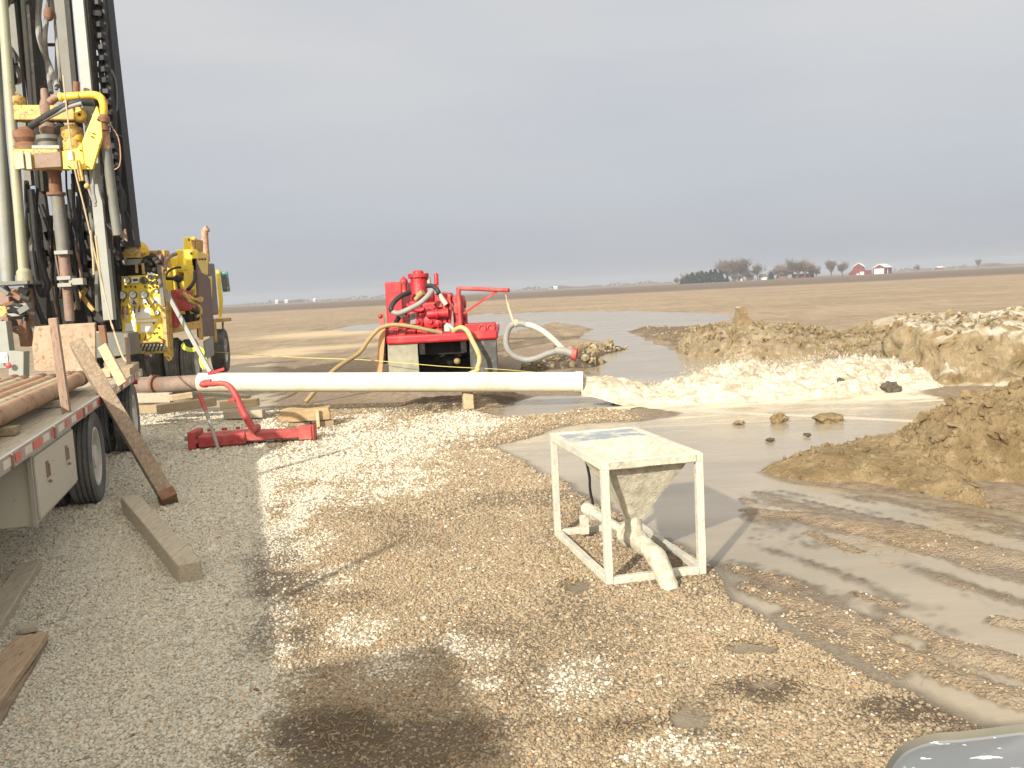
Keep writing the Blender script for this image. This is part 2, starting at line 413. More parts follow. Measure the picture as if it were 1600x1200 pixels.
# ------------------------------------------------------------------ terrain
WL = -0.02
POND = gp((912,616),(903,592),(920,575),(945,553),(962,538),(905,527),(930,512),(868,503),(800,494),(822,488),(1000,486),(1150,490),(1120,506),
          (985,518),(1045,546),(1125,557),(1430,560),(1440,612),(1570,632),(1480,690),(1385,691),(1250,707),(1178,734),(1240,752),(1400,768),(1600,800),(1900,870),
          (1900,1320),(1590,1160),(1400,1060),(1240,985),(1150,930),(1112,880),(1060,850),(1000,820),(940,780),(900,762),(850,735),(775,694),(850,674),(900,661),(1000,655),(1062,646),
          (1000,637),(900,646),(780,650),(752,641),(832,616))
POND2 = gp((470,515),(600,505),(640,500),(760,491),(860,490),(870,502),(780,522),(620,517))
SHAL = gp((1112,760),(1240,752),(1400,768),(1600,800),(1900,870),(1900,1320),(1590,1160),(1400,1060),(1240,985),(1150,930),(1112,880))
T0, T1 = G(1130,900), G(1600,1085); TD = (T1-T0).normalized()
def segd(x, y, p, q, w):
    ax, ay, bx, by = p.x, p.y, q.x, q.y; ex, ey = bx-ax, by-ay
    t = np.clip(((x-ax)*ex+(y-ay)*ey)/(ex*ex+ey*ey), 0, 1)
    return 1-np.sqrt((x-ax-t*ex)**2+(y-ay-t*ey)**2)/w
STRIPS = [((1170,800),(1330,812),.13,.022),((1300,815),(1480,850),.24,.035),((1440,845),(1640,880),.26,.035),((1120,882),(1235,908),.10,.02),((1165,912),(1375,985),.11,.028),
          ((1395,968),(1500,1010),.07,.03),((1490,1010),(1640,1050),.14,.04),((1360,1000),(1590,1085),.12,.03),((1240,960),(1400,1045),.15,.02),((1550,965),(1640,980),.08,.03),
          ((1260,835),(1340,860),.05,.02),((1115,765),(1160,782),.10,.016),((1140,790),(1200,815),.05,.014),((1330,925),(1400,945),.05,.012)]
WHITE = [(560,990,55,26),(620,1045,85,34),(760,1020,70,26),(720,1010,35,30),(880,1062,85,40),(1060,1172,110,30),(510,905,60,22),(468,800,34,90),(470,865,40,40),(760,1075,60,18),(610,700,175,46),(690,670,120,24),(520,700,90,50),(700,660,80,10)]
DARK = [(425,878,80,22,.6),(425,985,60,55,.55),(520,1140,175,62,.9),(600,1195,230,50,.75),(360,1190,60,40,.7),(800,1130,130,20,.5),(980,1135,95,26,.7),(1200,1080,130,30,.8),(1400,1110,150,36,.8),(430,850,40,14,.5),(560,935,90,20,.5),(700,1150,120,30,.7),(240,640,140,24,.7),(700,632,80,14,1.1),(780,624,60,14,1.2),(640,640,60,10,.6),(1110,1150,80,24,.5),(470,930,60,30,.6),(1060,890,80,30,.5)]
def terrain(x, y):
    wx = x+.10*fbm(x*1.6, y*1.6, 4, 3)*np.clip(y/8, .6, 3); wy = y+.16*fbm(x*1.5+9, y*1.2, 4, 4)*np.clip(y/8, .6, 4)
    sd = np.maximum(poly_sd(POND, wx, wy), poly_sd(POND2, wx, wy)-.0)
    along = x*TD.x+y*TD.y; acr = x*TD.y-y*TD.x
    land = np.clip(-sd*.13, 0, .03)+.008*fbm(x*2, y*2, 4, 8)+.004*fbm(x*11, y*11, 3, 9)
    bed = -np.clip(sd*.12, 0, .35)-.004
    z = WL+np.where(sd > 0, bed, land)
    sh = sstep(-.05, .3, poly_sd(SHAL, wx, wy))
    st = fbm(along*.8+3, acr*4.5, 5, 31)
    zs = WL-.0120+.036*st+.016*fbm(along*2.2, acr*13, 4, 33)+.010*fbm(x*9, y*9, 3, 34)
    for a, b, w, hh in STRIPS:
        d = segd(wx+.06*fbm(x*3,y*3,3,5), wy, G(*a), G(*b), w*1.15); zs = np.maximum(zs, WL-.02+(hh+.026)*sstep(0, .7, d)+.008*fbm(x*14,y*14,3,2))
    z = z*(1-sh)+zs*sh
    # wet flats behind the pump and along the channel
    fl = sstep(0, 3, poly_sd([(-6,20.5),(1.2,20.5),(3.5,24),(7,34),(6,50),(-3,48)], x, y))
    z = z+fl*(.030*fbm(x*1.3, y*2.2, 5, 44)-.008+.012*fbm(x*5,y*8,3,45))
    # separate puddles in the gravel
    for px, py, rx, ry in ((905,916,24,16),(1062,1118,66,30),(1195,1066,45,13),(1180,1010,70,14),(1010,820,50,22)):
        z = z-.035*sstep(0, .5, blob(px, py, rx, ry, wx, wy)+.9*fbm(x*5, y*3, 4, 77))
    # gravel and mud berms left of the channel, under the white pipe
    for px, py, rx, ry, hh in ((640,616,90,9,.12),(520,612,90,8,.08),(690,632,75,11,.13),(770,624,62,11,.15),(690,655,80,8,.05),(900,645,90,7,.05),(930,640,60,5,.06),(400,578,90,10,.14),(620,650,50,7,.08)):
        d = blob(px, py, rx, ry, wx, wy); z = z+hh*sstep(0, .8, d)*(1+.5*fbm(x*6, y*6, 4, 12))
    z = z+.02*sstep(20, 60, y)*fbm(x*.15, y*.15, 3, 71)+.012*sstep(18,24,y)*(sd < -.3)
    rut = np.abs(np.sin((acr+.15*fbm(along*.5, acr, 2, 6))*2.6)); z = z+.010*(rut-.5)*sstep(4.0, 3.0, np.abs(acr-3.4))*(sd < 0)*(y < 12)
    pad = sstep(-.15, .25, poly_sd([(-30,-30),(-30,17.5),(-7,17.6),(-3,17.2),(-1,16.6),(.3,15.7),(1.6,15.4),(3.2,15.2),(30,4),(30,-30)], wx, wy))
    wob = .3*fbm(x*1.3, y*1.3, 5, 15)+.25*fbm(x*6, y*6, 3, 16)
    white = sstep(-.12, .22, (-.155-.262*(y))+.10-x+wob*.9+.10*np.clip(y-8,0,4)*-1*0)
    for px, py, rx, ry in WHITE: white = np.maximum(white, (.62 if py > 850 else .9)*sstep(.0, .75, blob(px, py, rx*1.15, ry*1.15, x, y)+wob*1.5))
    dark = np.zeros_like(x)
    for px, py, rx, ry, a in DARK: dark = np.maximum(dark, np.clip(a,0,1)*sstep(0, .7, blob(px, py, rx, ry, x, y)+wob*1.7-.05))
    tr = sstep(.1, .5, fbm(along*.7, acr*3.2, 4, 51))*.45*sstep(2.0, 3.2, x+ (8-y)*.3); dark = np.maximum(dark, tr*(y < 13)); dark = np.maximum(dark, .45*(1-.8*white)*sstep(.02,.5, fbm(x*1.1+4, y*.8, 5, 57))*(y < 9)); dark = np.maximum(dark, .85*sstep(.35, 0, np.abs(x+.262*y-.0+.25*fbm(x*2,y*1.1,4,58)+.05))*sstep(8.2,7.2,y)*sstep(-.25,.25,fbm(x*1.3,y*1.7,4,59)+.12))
    field = sstep(24, 34, y+4*fbm(x*.2, y*.2, 3, 61))
    wet = np.clip(1-(z-WL)/.03, 0, 1)*(y < 90)
    strip = np.zeros_like(x)
    for px, py, rx, ry in ((520,521,150,6),(500,545,120,5),(430,555,90,5),(640,522,90,5)): strip = np.maximum(strip, sstep(0, .6, blob(px, py, rx, ry, x, y)+wob*.5))
    return z, white, dark, pad, field, wet, strip, sh

def axis(segs):
    a = []
    for lo, hi, st in segs: a += list(np.arange(lo, hi, st))
    return a
ys = np.array(axis([(-40,1,3),(1,3.2,.3),(3.2,9,.035),(9,18,.07),(18,36,.2)])+list(np.geomspace(36, 2500, 70)))
xr = list(np.geomspace(22, 2200, 34)); xl = [-v for v in np.geomspace(16, 2200, 34)[::-1]]
xs = np.array(xl+axis([(-15.5,-6,.3),(-6,-3,.07),(-3,7,.04),(7,14,.08),(14,21.5,.25)])+xr)
X, Y = np.meshgrid(xs, ys)
Z, white, dark, pad, field, wet, strip, sh = terrain(X, Y)
def ground_mat():
    s = MT('ground_mat'); v = s.obj()
    at = s.n('ShaderNodeAttribute', attribute_name='mask'); sc = s.n('ShaderNodeSeparateColor'); s.l(at.outputs['Color'], sc.inputs[0])
    Wt, Dk, Pd, We = sc.outputs[0], sc.outputs[1], sc.outputs[2], at.outputs['Alpha']
    at2 = s.n('ShaderNodeAttribute', attribute_name='mask2'); s2 = s.n('ShaderNodeSeparateColor'); s.l(at2.outputs['Color'], s2.inputs[0])
    Fi, St = s2.outputs[0], s2.outputs[1]
    vo = s.n('ShaderNodeTexVoronoi'); vo.inputs['Scale'].default_value = 52; s.l(v, vo.inputs['Vector'])
    hs = s.n('ShaderNodeSeparateColor'); s.l(vo.outputs['Color'], hs.inputs[0]); rnd = hs.outputs[0]
    gap = s.ramp(vo.outputs['Distance'], [(.35,1),(.75,.5)])
    tan = s.mix(rnd, (.20,.158,.10), (.32,.262,.18)); wh = s.mix(rnd, (.36,.335,.26), (.52,.49,.39))
    n1 = s.noise(v, 9, 5, .7); n2 = s.noise(v, 1.2, 5, .6); n3 = s.noise(v, 45, 3, .7)
    gr = s.mix(Wt, tan, wh); gr = s.mix(1.0, gr, gap, 'MULTIPLY')
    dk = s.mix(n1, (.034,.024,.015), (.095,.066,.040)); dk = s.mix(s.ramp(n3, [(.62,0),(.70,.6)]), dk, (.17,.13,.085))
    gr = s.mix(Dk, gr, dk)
    mud = s.mix(s.ramp(n1, [(.35,0),(.65,1)]), (.145,.105,.068), (.26,.205,.14)); mud = s.mix(s.ramp(n3, [(.30,.8),(.42,0)]), mud, (.07,.05,.033))
    mud = s.mix(s.ramp(n2, [(.48,0),(.6,.5)]), mud, (.21,.18,.14)); mud = s.mix(Dk, mud, dk); mud = s.mix(s.math('MULTIPLY', Wt, .7), mud, (.42,.38,.29))
    base = s.mix(Pd, mud, gr)
    # stubble field: residue rows along X
    f1 = s.noise(s.mapping(v, (.35,2.2,1), (0,0,R(4))), 1.4, 5, .7); f2 = s.noise(s.mapping(v, (1,2.5,1)), 5, 5, .75); f3 = s.noise(s.mapping(v, (.02,.09,1), (0,0,R(5))), 1, 4, .6)
    f4 = s.noise(s.mapping(v, (.07,.7,1), (0,0,R(3))), 1, 5, .75)
    fc = s.mix(s.ramp(f1, [(.36,0),(.62,1)]), (.175,.132,.088), (.325,.26,.175)); fc = s.mix(s.ramp(f2, [(.40,.55),(.52,0)]), fc, (.13,.095,.062))
    fc = s.mix(s.ramp(f3, [(.40,0),(.62,.45)]), fc, (.36,.285,.19)); fc = s.mix(s.ramp(f4, [(.36,.6),(.5,0)]), fc, (.17,.125,.085))
    f6 = s.noise(s.mapping(v, (2.2,.26,1), (0,0,R(-3))), 1, 6, .85); f7 = s.noise(s.mapping(v, (.16,.05,1), (0,0,R(4))), 1, 5, .75)
    fc = s.mix(s.ramp(f6, [(.40,.55),(.50,0)]), fc, (.15,.11,.075)); fc = s.mix(s.ramp(f6, [(.54,0),(.66,.6)]), fc, (.42,.34,.23)); fc = s.mix(s.ramp(f7, [(.42,.4),(.52,0)]), fc, (.17,.13,.09))
    sp = s.n('ShaderNodeSeparateXYZ'); s.l(v, sp.inputs[0])
    yy = s.math('ADD', sp.outputs[1], s.math('MULTIPLY', sp.outputs[0], .16)); fn = s.noise(s.mapping(v, (.01,.05,1)), 1, 5, .6)
    yy = s.math('ADD', yy, s.math('MULTIPLY', fn, 40))
    OY = GO
    far = s.ramp(s.math('DIVIDE', s.math('ADD', yy, OY), 1000, True), [(.205,0),(.235,1)])
    fcol = s.mix(f3, (.088,.068,.052), (.135,.105,.080)); fc = s.mix(far, fc, fcol)
    f5 = s.ramp(s.math('DIVIDE', s.math('ADD', yy, OY), 1000, True), [(.60,0),(.70,1)]); fc = s.mix(f5, fc, (.15,.125,.095))
    base = s.mix(Fi, base, fc); base = s.mix(St, base, (.42,.34,.22))
    base = s.mix(s.math('MULTIPLY', We, .45), base, s.mix(1.0, base, (.62,.6,.58), 'MULTIPLY'))
    ro = s.mix(We, .95, .22); ro = s.mix(Fi, ro, .97)
    b1 = s.bump(s.math('MULTIPLY', vo.outputs['Distance'], -1), .6, .02); b2 = s.bump(n3, .5, .012, b1); b3 = s.bump(f2, .5, .05, b2)
    s.fin(base, ro, b3, spec=.35)
GO = float(Y.mean())
ground_mat()
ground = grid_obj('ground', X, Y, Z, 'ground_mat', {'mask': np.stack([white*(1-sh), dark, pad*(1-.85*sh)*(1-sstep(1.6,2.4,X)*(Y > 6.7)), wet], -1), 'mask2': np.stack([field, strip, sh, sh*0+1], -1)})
tag(ground, kind='structure')

# ------------------------------------------------------------------ water
xs = np.array(axis([(-12,-2,.8),(-2,13,.05),(13,60,.6)])); ys = np.array(axis([(2.2,20,.05),(20,24,.2),(24,95,1.5)]))
WX, WY = np.meshgrid(xs, ys)
J0, J1 = G(915,618), G(1440,600)
near = np.exp(-((WY-15.6)/1.7)**2)*sstep(.8, 2.0, WX)*(1-sstep(11.5, 13, WX))
up_ = np.exp(-((WY-14.1)/1.3)**2)*sstep(-1, 2.0, WX)
WZ = WL+near*(.03*fbm(WX*3, WY*3.5, 5, 91))+up_*.012*fbm(WX*1.5, WY*5, 4, 92)+.003*near
foamy = np.clip(near*1.3*sstep(-.15, .35, fbm(WX*2.2, WY*4.5, 5, 93)+.25*near)+up_*.9*sstep(.14, .40, fbm(WX*.8, WY*5, 5, 94)), 0, 1)
foamy = np.maximum(foamy, .8*sstep(.1,.7, segd(WX, WY+.12*fbm(WX*2,WY,3,7), G(1090,640), G(1420,655), .16)))
dep = np.ones_like(WX); m_ = (WX > -2.2) & (WX < 13.1) & (WY < 24)
dep[m_] = sstep(-.002, .016, WL-terrain(WX[m_], WY[m_])[0])
s = MT('muddy_water'); v = s.obj(); at = s.n('ShaderNodeAttribute', attribute_name='foam')
a = s.noise(s.mapping(v, (.35,1,1)), .8, 5, .6); b = s.noise(s.mapping(v, (.6,1.8,1), (0,0,R(8))), 6, 4, .6); g = s.noise(s.mapping(v, (.8,2.2,1)), 2, 4, .6)
sc = s.n('ShaderNodeSeparateColor'); s.l(at.outputs['Color'], sc.inputs[0])
col = s.mix(s.ramp(a, [(.38,0),(.62,1)]), (.235,.200,.142), (.300,.258,.187)); col = s.mix(sc.outputs[0], col, (.48,.44,.34))
rb = s.ramp(g, [(.35,.12),(.65,.26)]); ro = s.mix(sc.outputs[0], rb, .6)
s.fin(col, ro, s.bump(b, .12, .02, s.bump(g, .12, .04)), spec=.6)
tr_ = s.n('ShaderNodeBsdfTransparent'); mx_ = s.n('ShaderNodeMixShader'); s.l(s.math('ADD', s.math('MULTIPLY', sc.outputs[1], .86), .14), mx_.inputs[0]); s.l(tr_.outputs[0], mx_.inputs[1]); s.l(s.b.outputs[0], mx_.inputs[2]); s.l(mx_.outputs[0], s.o.inputs[0])
o = grid_obj('water', WX, WY, WZ, 'muddy_water', {'foam': np.stack([foamy,dep,foamy,foamy*0+1], -1)}); tag(o, kind='structure')

# ------------------------------------------------------------------ gravel stones
rng = np.random.default_rng(5)
pts = []
for y0, y1, dens, sz in ((2.6,5.2,6000,.0063),(5.2,8,4300,.0071),(8,11.5,2300,.0090),(11.5,17.6,700,.0135)):
    x0, x1 = -.62*y1-1.2, min(.62*y1+.8, 5.5); n = int((x1-x0)*(y1-y0)*dens)
    px = rng.uniform(x0, x1, n); py = rng.uniform(y0, y1, n); ok = (px > -.64*py-1.2); px, py = px[ok], py[ok]
    z, wh, dk, pd, fi, we, stp, shh = terrain(px, py)
    prob = pd*(1-.95*dk)*sstep(WL-.004, WL+.012, z)*(1-.93*shh)*(1-sstep(1.5,2.1,px)*(py > 6.7))*(1-sstep(3.2,4.2,px+.25*(8-py))*(py > 5.5))
    k = rng.random(len(px)) < prob; px, py, z, wh, dk = px[k], py[k], z[k], wh[k], dk[k]
    sc_ = sz*np.exp(rng.normal(0, .30, len(px)))
    t = rng.random(len(px))[:,None]; t2 = rng.random(len(px))
    cw = np.array([.43,.40,.325])*(1-t)+np.array([.57,.545,.455])*t; ct = np.array([.225,.175,.112])*(1-t)+np.array([.345,.28,.19])*t
    isw = (rng.random(len(px)) < wh*.93+.035)[:,None]; c = np.where(isw, cw, ct)
    od = (t2 < .06)[:,None]; c = np.where(od, c*np.array([.62,.55,.5]), c); od = (t2 > .96)[:,None]; c = np.where(od, c*np.array([1.1,.85,.62]), c)
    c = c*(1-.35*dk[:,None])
    pts.append(np.concatenate([np.stack([px, py, z+sc_*.08], -1), sc_[:,None], c], 1))
P = np.concatenate(pts); print('stones', len(P))
me = bpy.data.meshes.new('gravel'); me.vertices.add(len(P)); me.vertices.foreach_set('co', P[:,:3].ravel().astype(np.float32))
a = me.attributes.new('scl', 'FLOAT_VECTOR', 'POINT'); q = P[:,3:4]*np.stack([rng.uniform(.8,1.5,len(P)), rng.uniform(.75,1.15,len(P)), rng.uniform(.5,.9,len(P))], -1); a.data.foreach_set('vector', q.ravel().astype(np.float32))
a = me.attributes.new('rotv', 'FLOAT_VECTOR', 'POINT'); q = np.stack([rng.normal(0,.4,len(P)), rng.normal(0,.4,len(P)), rng.uniform(0,6.3,len(P))], -1); a.data.foreach_set('vector', q.ravel().astype(np.float32))
a = me.attributes.new('scol', 'FLOAT_COLOR', 'POINT'); a.data.foreach_set('color', np.concatenate([P[:,4:7], np.ones((len(P),1))], 1).ravel().astype(np.float32))
s = MT('stone_mat'); at = s.n('ShaderNodeAttribute', attribute_name='scol'); at.attribute_type = 'INSTANCER'
nn = s.noise(s.obj(), 2.2, 4, .6); s.fin(s.mix(1.0, at.outputs['Color'], s.ramp(nn, [(.3,.74),(.7,1.1)]), 'MULTIPLY'), .8, spec=.3)
me.materials.append(s.m)
gravel = bpy.data.objects.new('gravel', me); COL.objects.link(gravel)
tag(gravel, 'loose crushed limestone gravel, white at the left and dusty tan in the middle', 'gravel', kind='stuff')
g = bpy.data.node_groups.new('scatter_gravel', 'GeometryNodeTree')
g.interface.new_socket('Geometry', in_out='INPUT', socket_type='NodeSocketGeometry'); g.interface.new_socket('Geometry', in_out='OUTPUT', socket_type='NodeSocketGeometry')
gi = g.nodes.new('NodeGroupInput'); go = g.nodes.new('NodeGroupOutput')
ico = g.nodes.new('GeometryNodeMeshIcoSphere'); ico.inputs['Radius'].default_value = 1; ico.inputs['Subdivisions'].default_value = 2
sp = g.nodes.new('GeometryNodeSetPosition'); tn = g.nodes.new('ShaderNodeTexNoise'); tn.inputs['Scale'].default_value = .9; tn.inputs['Detail'].default_value = 2
sb = g.nodes.new('ShaderNodeVectorMath'); sb.operation = 'SUBTRACT'; sb.inputs[1].default_value = (.5,.5,.5)
ml = g.nodes.new('ShaderNodeVectorMath'); ml.operation = 'SCALE'; ml.inputs['Scale'].default_value = 1.3
g.links.new(tn.outputs['Color'], sb.inputs[0]); g.links.new(sb.outputs[0], ml.inputs[0]); g.links.new(ml.outputs[0], sp.inputs['Offset'])
g.links.new(ico.outputs['Mesh'], sp.inputs['Geometry'])
smt = g.nodes.new('GeometryNodeSetMaterial'); smt.inputs['Material'].default_value = s.m; g.links.new(sp.outputs[0], smt.inputs['Geometry'])
ip = g.nodes.new('GeometryNodeInstanceOnPoints'); g.links.new(gi.outputs[0], ip.inputs['Points']); g.links.new(smt.outputs[0], ip.inputs['Instance'])
def named(n, t):
    a = g.nodes.new('GeometryNodeInputNamedAttribute'); a.data_type = t; a.inputs['Name'].default_value = n; return a.outputs['Attribute']
g.links.new(named('scl', 'FLOAT_VECTOR'), ip.inputs['Scale'])
e2 = g.nodes.new('FunctionNodeEulerToRotation'); g.links.new(named('rotv', 'FLOAT_VECTOR'), e2.inputs[0]); g.links.new(e2.outputs[0], ip.inputs['Rotation'])
g.links.new(ip.outputs[0], go.inputs[0])
md = gravel.modifiers.new('scatter', 'NODES'); md.node_group = g

# ------------------------------------------------------------------ rushing water
s = MT('foam'); v = s.obj(); a = s.noise(s.mapping(v, (.6,1,1.3)), 4.5, 7, .75, .6); b = s.noise(s.mapping(v, (.6,1,1)), 26, 5, .8, .5)
col = s.mix(s.ramp(a, [(.36,0),(.56,1)]), (.30,.25,.165), (.57,.53,.44)); col = s.mix(s.ramp(b, [(.34,.6),(.47,0)]), col, (.33,.27,.18)); s.fin(col, .6, s.bump(b, .9, .035, s.bump(a, .7, .06)), spec=.4)  # tan mottling and darker creases put the froth's shading into its colour
TOP = [(906,590),(930,588),(950,588),(975,594),(1010,600),(1040,598),(1075,585),(1110,574),(1145,565),(1167,557),(1189,566),(1230,565),(1270,560),(1307,554),(1340,557),(1372,561),(1416,563),(1425,575)]
tx = np.array([t[0] for t in TOP]); ty = np.array([t[1] for t in TOP])
cx, cy, cz = [], [], []
for px in np.arange(906, 1426, 2.0):
    py = np.interp(px, tx, ty); k = (px-906)/520; D = 15.35+1.2*k**1.0; p = U(px, py, D); cx.append(p.x); cy.append(D); cz.append(p.z)
cx, cy, cz = map(np.array, (cx, cy, cz))
us = np.arange(cx[0], cx[-1], .022); vs = np.linspace(-1, 1, 110)
FX, FV = np.meshgrid(us, vs, indexing='ij')
yc = np.interp(FX, cx, cy); top = np.interp(FX, cx, cz)
kk = np.clip((FX-cx[0])/(cx[-1]-cx[0]), 0, 1); hw = np.interp(kk, [0,.05,.2,.4,1], [.19,.22,.42,1.0,1.35]); ff = np.interp(kk, [0,.04,.14,.3,1],[.12,.22,.6,.9,1])
FY = yc+FV*hw*(1+.15*fbm(FX*2, FV*2, 3, 3))
prof = (1-FV**2)**.8
nz = fbm(FX*1.7, FY*3.6, 5, 101); n2 = fbm(FX*9, FY*15, 5, 102); rg = 1-np.abs(fbm(FX*3.2, FY*6, 5, 103))*2.4; sp_ = np.clip(fbm(FX*17, FY*17, 3, 106)-.18, 0, 1)*.22*sstep(.12,.35,kk)
zb0 = WL-.03+.24*(1-sstep(.0,.15,kk)); FZ = zb0+(top-zb0)*prof*(.70+.28*(1-sstep(0,.22,kk))+.38*nz*ff)+prof*ff*(.10*n2+.11*rg+sp_*(.4+nz))
core = sstep(0,.12,kk); FZ = FZ+(1-core)*(top-.33-FZ)*(prof > .15)*.0
FX2 = FX+.05*fbm(FY*7, FZ*7+FX*3, 3, 104)*ff; FY2 = FY+.06*fbm(FX*8, FZ*6, 3, 105)*ff
jet = grid_obj('rushing_water', FX2, FY2, FZ, 'foam')
tag(jet, 'white rushing water churning from the mouth of the white pipe to the clay bank', 'rushing water', kind='stuff')
mb = MB(); random.seed(3)
for i in range(5200):
    j = int(random.random()**.8*(len(cx)-1)); k = j/len(cx); w = np.interp(k, [0,.1,.4,1], [.14,.25,.8,1.1])
    vv = max(-1, min(1, random.gauss(0, .45))); x = cx[j]; y = cy[j]+vv*w; zt = cz[j]*(1-vv*vv)
    z = zt-.02+abs(random.gauss(0, .075*(.4+abs(math.sin(k*23)*math.sin(k*9+1)))  if k > .15 else .02)); r = random.uniform(.003, .010)*(1 if k > .2 else .7)
    d = Vector((random.gauss(.3,.6), random.gauss(0,.5), random.gauss(.6,.6))).normalized(); L = r*random.uniform(1.2, 4.5)
    c = Vector((x,y,z)); e1 = d.orthogonal().normalized()*r*.5; e2_ = d.cross(e1)
    vs_ = [mb.b.verts.new(c+d*L), mb.b.verts.new(c+e1), mb.b.verts.new(c-e1*.5+e2_), mb.b.verts.new(c-e1*.5-e2_), mb.b.verts.new(c-d*L*.6)]
    for f in ((0,1,2),(0,2,3),(0,3,1),(4,2,1),(4,3,2),(4,1,3)): mb.b.faces.new([vs_[q] for q in f])
o = mb.build('spray', 'foam', jet, world=True)

# ------------------------------------------------------------------ spoil heaps
def ridge(x, y, pts, p=1.4):
    h = np.zeros_like(x)
    for (a, b) in zip(pts[:-1], pts[1:]):
        ex, ey = b[0]-a[0], b[1]-a[1]; t = np.clip(((x-a[0])*ex+(y-a[1])*ey)/(ex*ex+ey*ey+1e-9), 0, 1)
        d = np.hypot(x-a[0]-t*ex, y-a[1]-t*ey); w = a[3]+(b[3]-a[3])*t; hh = a[2]+(b[2]-a[2])*t
        h = np.maximum(h, hh*np.clip(1-(d/w)**2, 0, 1)**p)
    return h
def heap(name, label, x0, x1, y0, y1, res, hf, mat, lump=.12, lf=2.0, cat='dirt pile', seed=0, push=.10, clod=0, clodmat=None, csz=(.02,.06)):
    gx, gy = np.meshgrid(np.arange(x0, x1, res), np.arange(y0, y1, res))
    wx = gx+.25*fbm(gx*.9, gy*.9, 4, seed+1); wy = gy+.25*fbm(gx*.9+7, gy*.9, 4, seed+2)
    h = hf(wx, wy); on = sstep(0, .12, h)
    cl = np.clip(.75-cells(gx*lf*2.2, gy*lf*2.2, seed), 0, 1); cl2 = np.clip(.7-cells(gx*lf*6, gy*lf*6, seed+3), 0, 1)
    hz = h+on*(-lump*.5*np.abs(fbm(gx*lf*1.7, gy*lf*1.7, 4, seed+21))+lump*.3+lump*fbm(gx*lf, gy*lf, 5, seed+4)+lump*.55*cl+lump*.34*cl2+lump*.45*fbm(gx*lf*5, gy*lf*5, 4, seed+6))
    z = np.where(h > .004, hz-.03, -.12)
    X2 = gx+on*push*fbm(hz*5+gx*.7, gy*3, 3, seed+8); Y2 = gy+on*push*fbm(gx*3, hz*5+gy*.7, 3, seed+9)
    o = grid_obj(name, X2, Y2, z, mat, trim=(z > -.11)); tag(o, label, cat)
    if clod:
        mb = MB(); rr = random.Random(seed); n = 0; H = h
        while n < clod:
            i = rr.randrange(gx.shape[0]); j = rr.randrange(gx.shape[1])
            if h[i,j] < .015: continue
            n += 1; r = rr.uniform(*csz)*(1 if rr.random() < .85 else 1.8)
            v = bmesh.ops.create_icosphere(mb.b, subdivisions=1, radius=r)['verts']
            M = Matrix.Translation((X2[i,j], Y2[i,j], z[i,j]+r*.25)) @ Euler((rr.random()*6, rr.random()*6, rr.random()*6)).to_matrix().to_4x4() @ Matrix.Diagonal((1, rr.uniform(.5,1.0), rr.uniform(.3,.7), 1))
            for q in v: q.co *= rr.uniform(.6, 1.3)
            bmesh.ops.transform(mb.b, matrix=M, verts=v)
        c = mb.build('clod', clodmat or mat, o, world=True, flat=True); c['kind'] = 'stuff'
    return o, (gx, gy, z, h)
def rp_(px, py, D, w): p = U(px, py, D); return (p.x, p.y, max(p.z, .02), w)
def rg_(px, py, h, w): p = G(px, py); return (p.x, p.y, h, w)
dirtmat('spoil_mix', (.155,.115,.065), (.27,.22,.14), (.37,.33,.25))
dirtmat('shelf_mud', (.10,.075,.048), (.17,.13,.088), (.30,.26,.19))
# long bank behind the rushing water
PT = gp((978,517),(1045,541),(1125,557),(1215,560),(1230,512),(1090,513),(1030,514))
B1 = [rp_(1098,522,27,.8), rp_(1120,508,26.3,1.2), rp_(1150,503,25,1.5), rp_(1185,502,24.6,1.9), rp_(1225,504,24.5,2.0), rp_(1262,508,24.5,2.0), rp_(1300,514,24.3,1.9), rp_(1350,517,24.3,1.9), rp_(1400,524,23,1.9), rp_(1440,532,21,2.0)]
heap('spoil_bank', 'long low bank of lumpy brown clay behind the white rushing water', 3.5, 14, 17.5, 38, .07, lambda x, y: .74*ridge(x, y, B1, 1.0), 'spoil_mix', .22, 1.5, seed=11, push=.2, clod=700, clodmat='dirt_ochre', csz=(.03,.11))
heap('mud_shelf', 'low flat dark mud shelf at the left foot of the spoil bank', 3, 13, 19, 40, .08, lambda x, y: .13*sstep(-.1, .9, poly_sd(PT, x, y)), 'shelf_mud', .10, 1.6, seed=13, push=.1, clod=150, clodmat='dirt_pale', csz=(.03,.09))
p = U(1160,478,25.2)
mb = MB(); mb.prism([(p.x-.42,25.0,.5),(p.x-.25,25.0,.82),(p.x-.12,25.0,p.z-.05),(p.x-.02,25.0,p.z),(p.x+.07,25.0,p.z-.12),(p.x+.12,25,.95),(p.x+.30,25,.78),(p.x+.42,25,.5)], (0,.45,0)); mb.rough(.10, 3, 4, 3)
o = mb.build('clay_slab', 'dirt_pale'); tag(o, 'pale upright slab of clay standing on the bank behind the foam', 'clay slab')
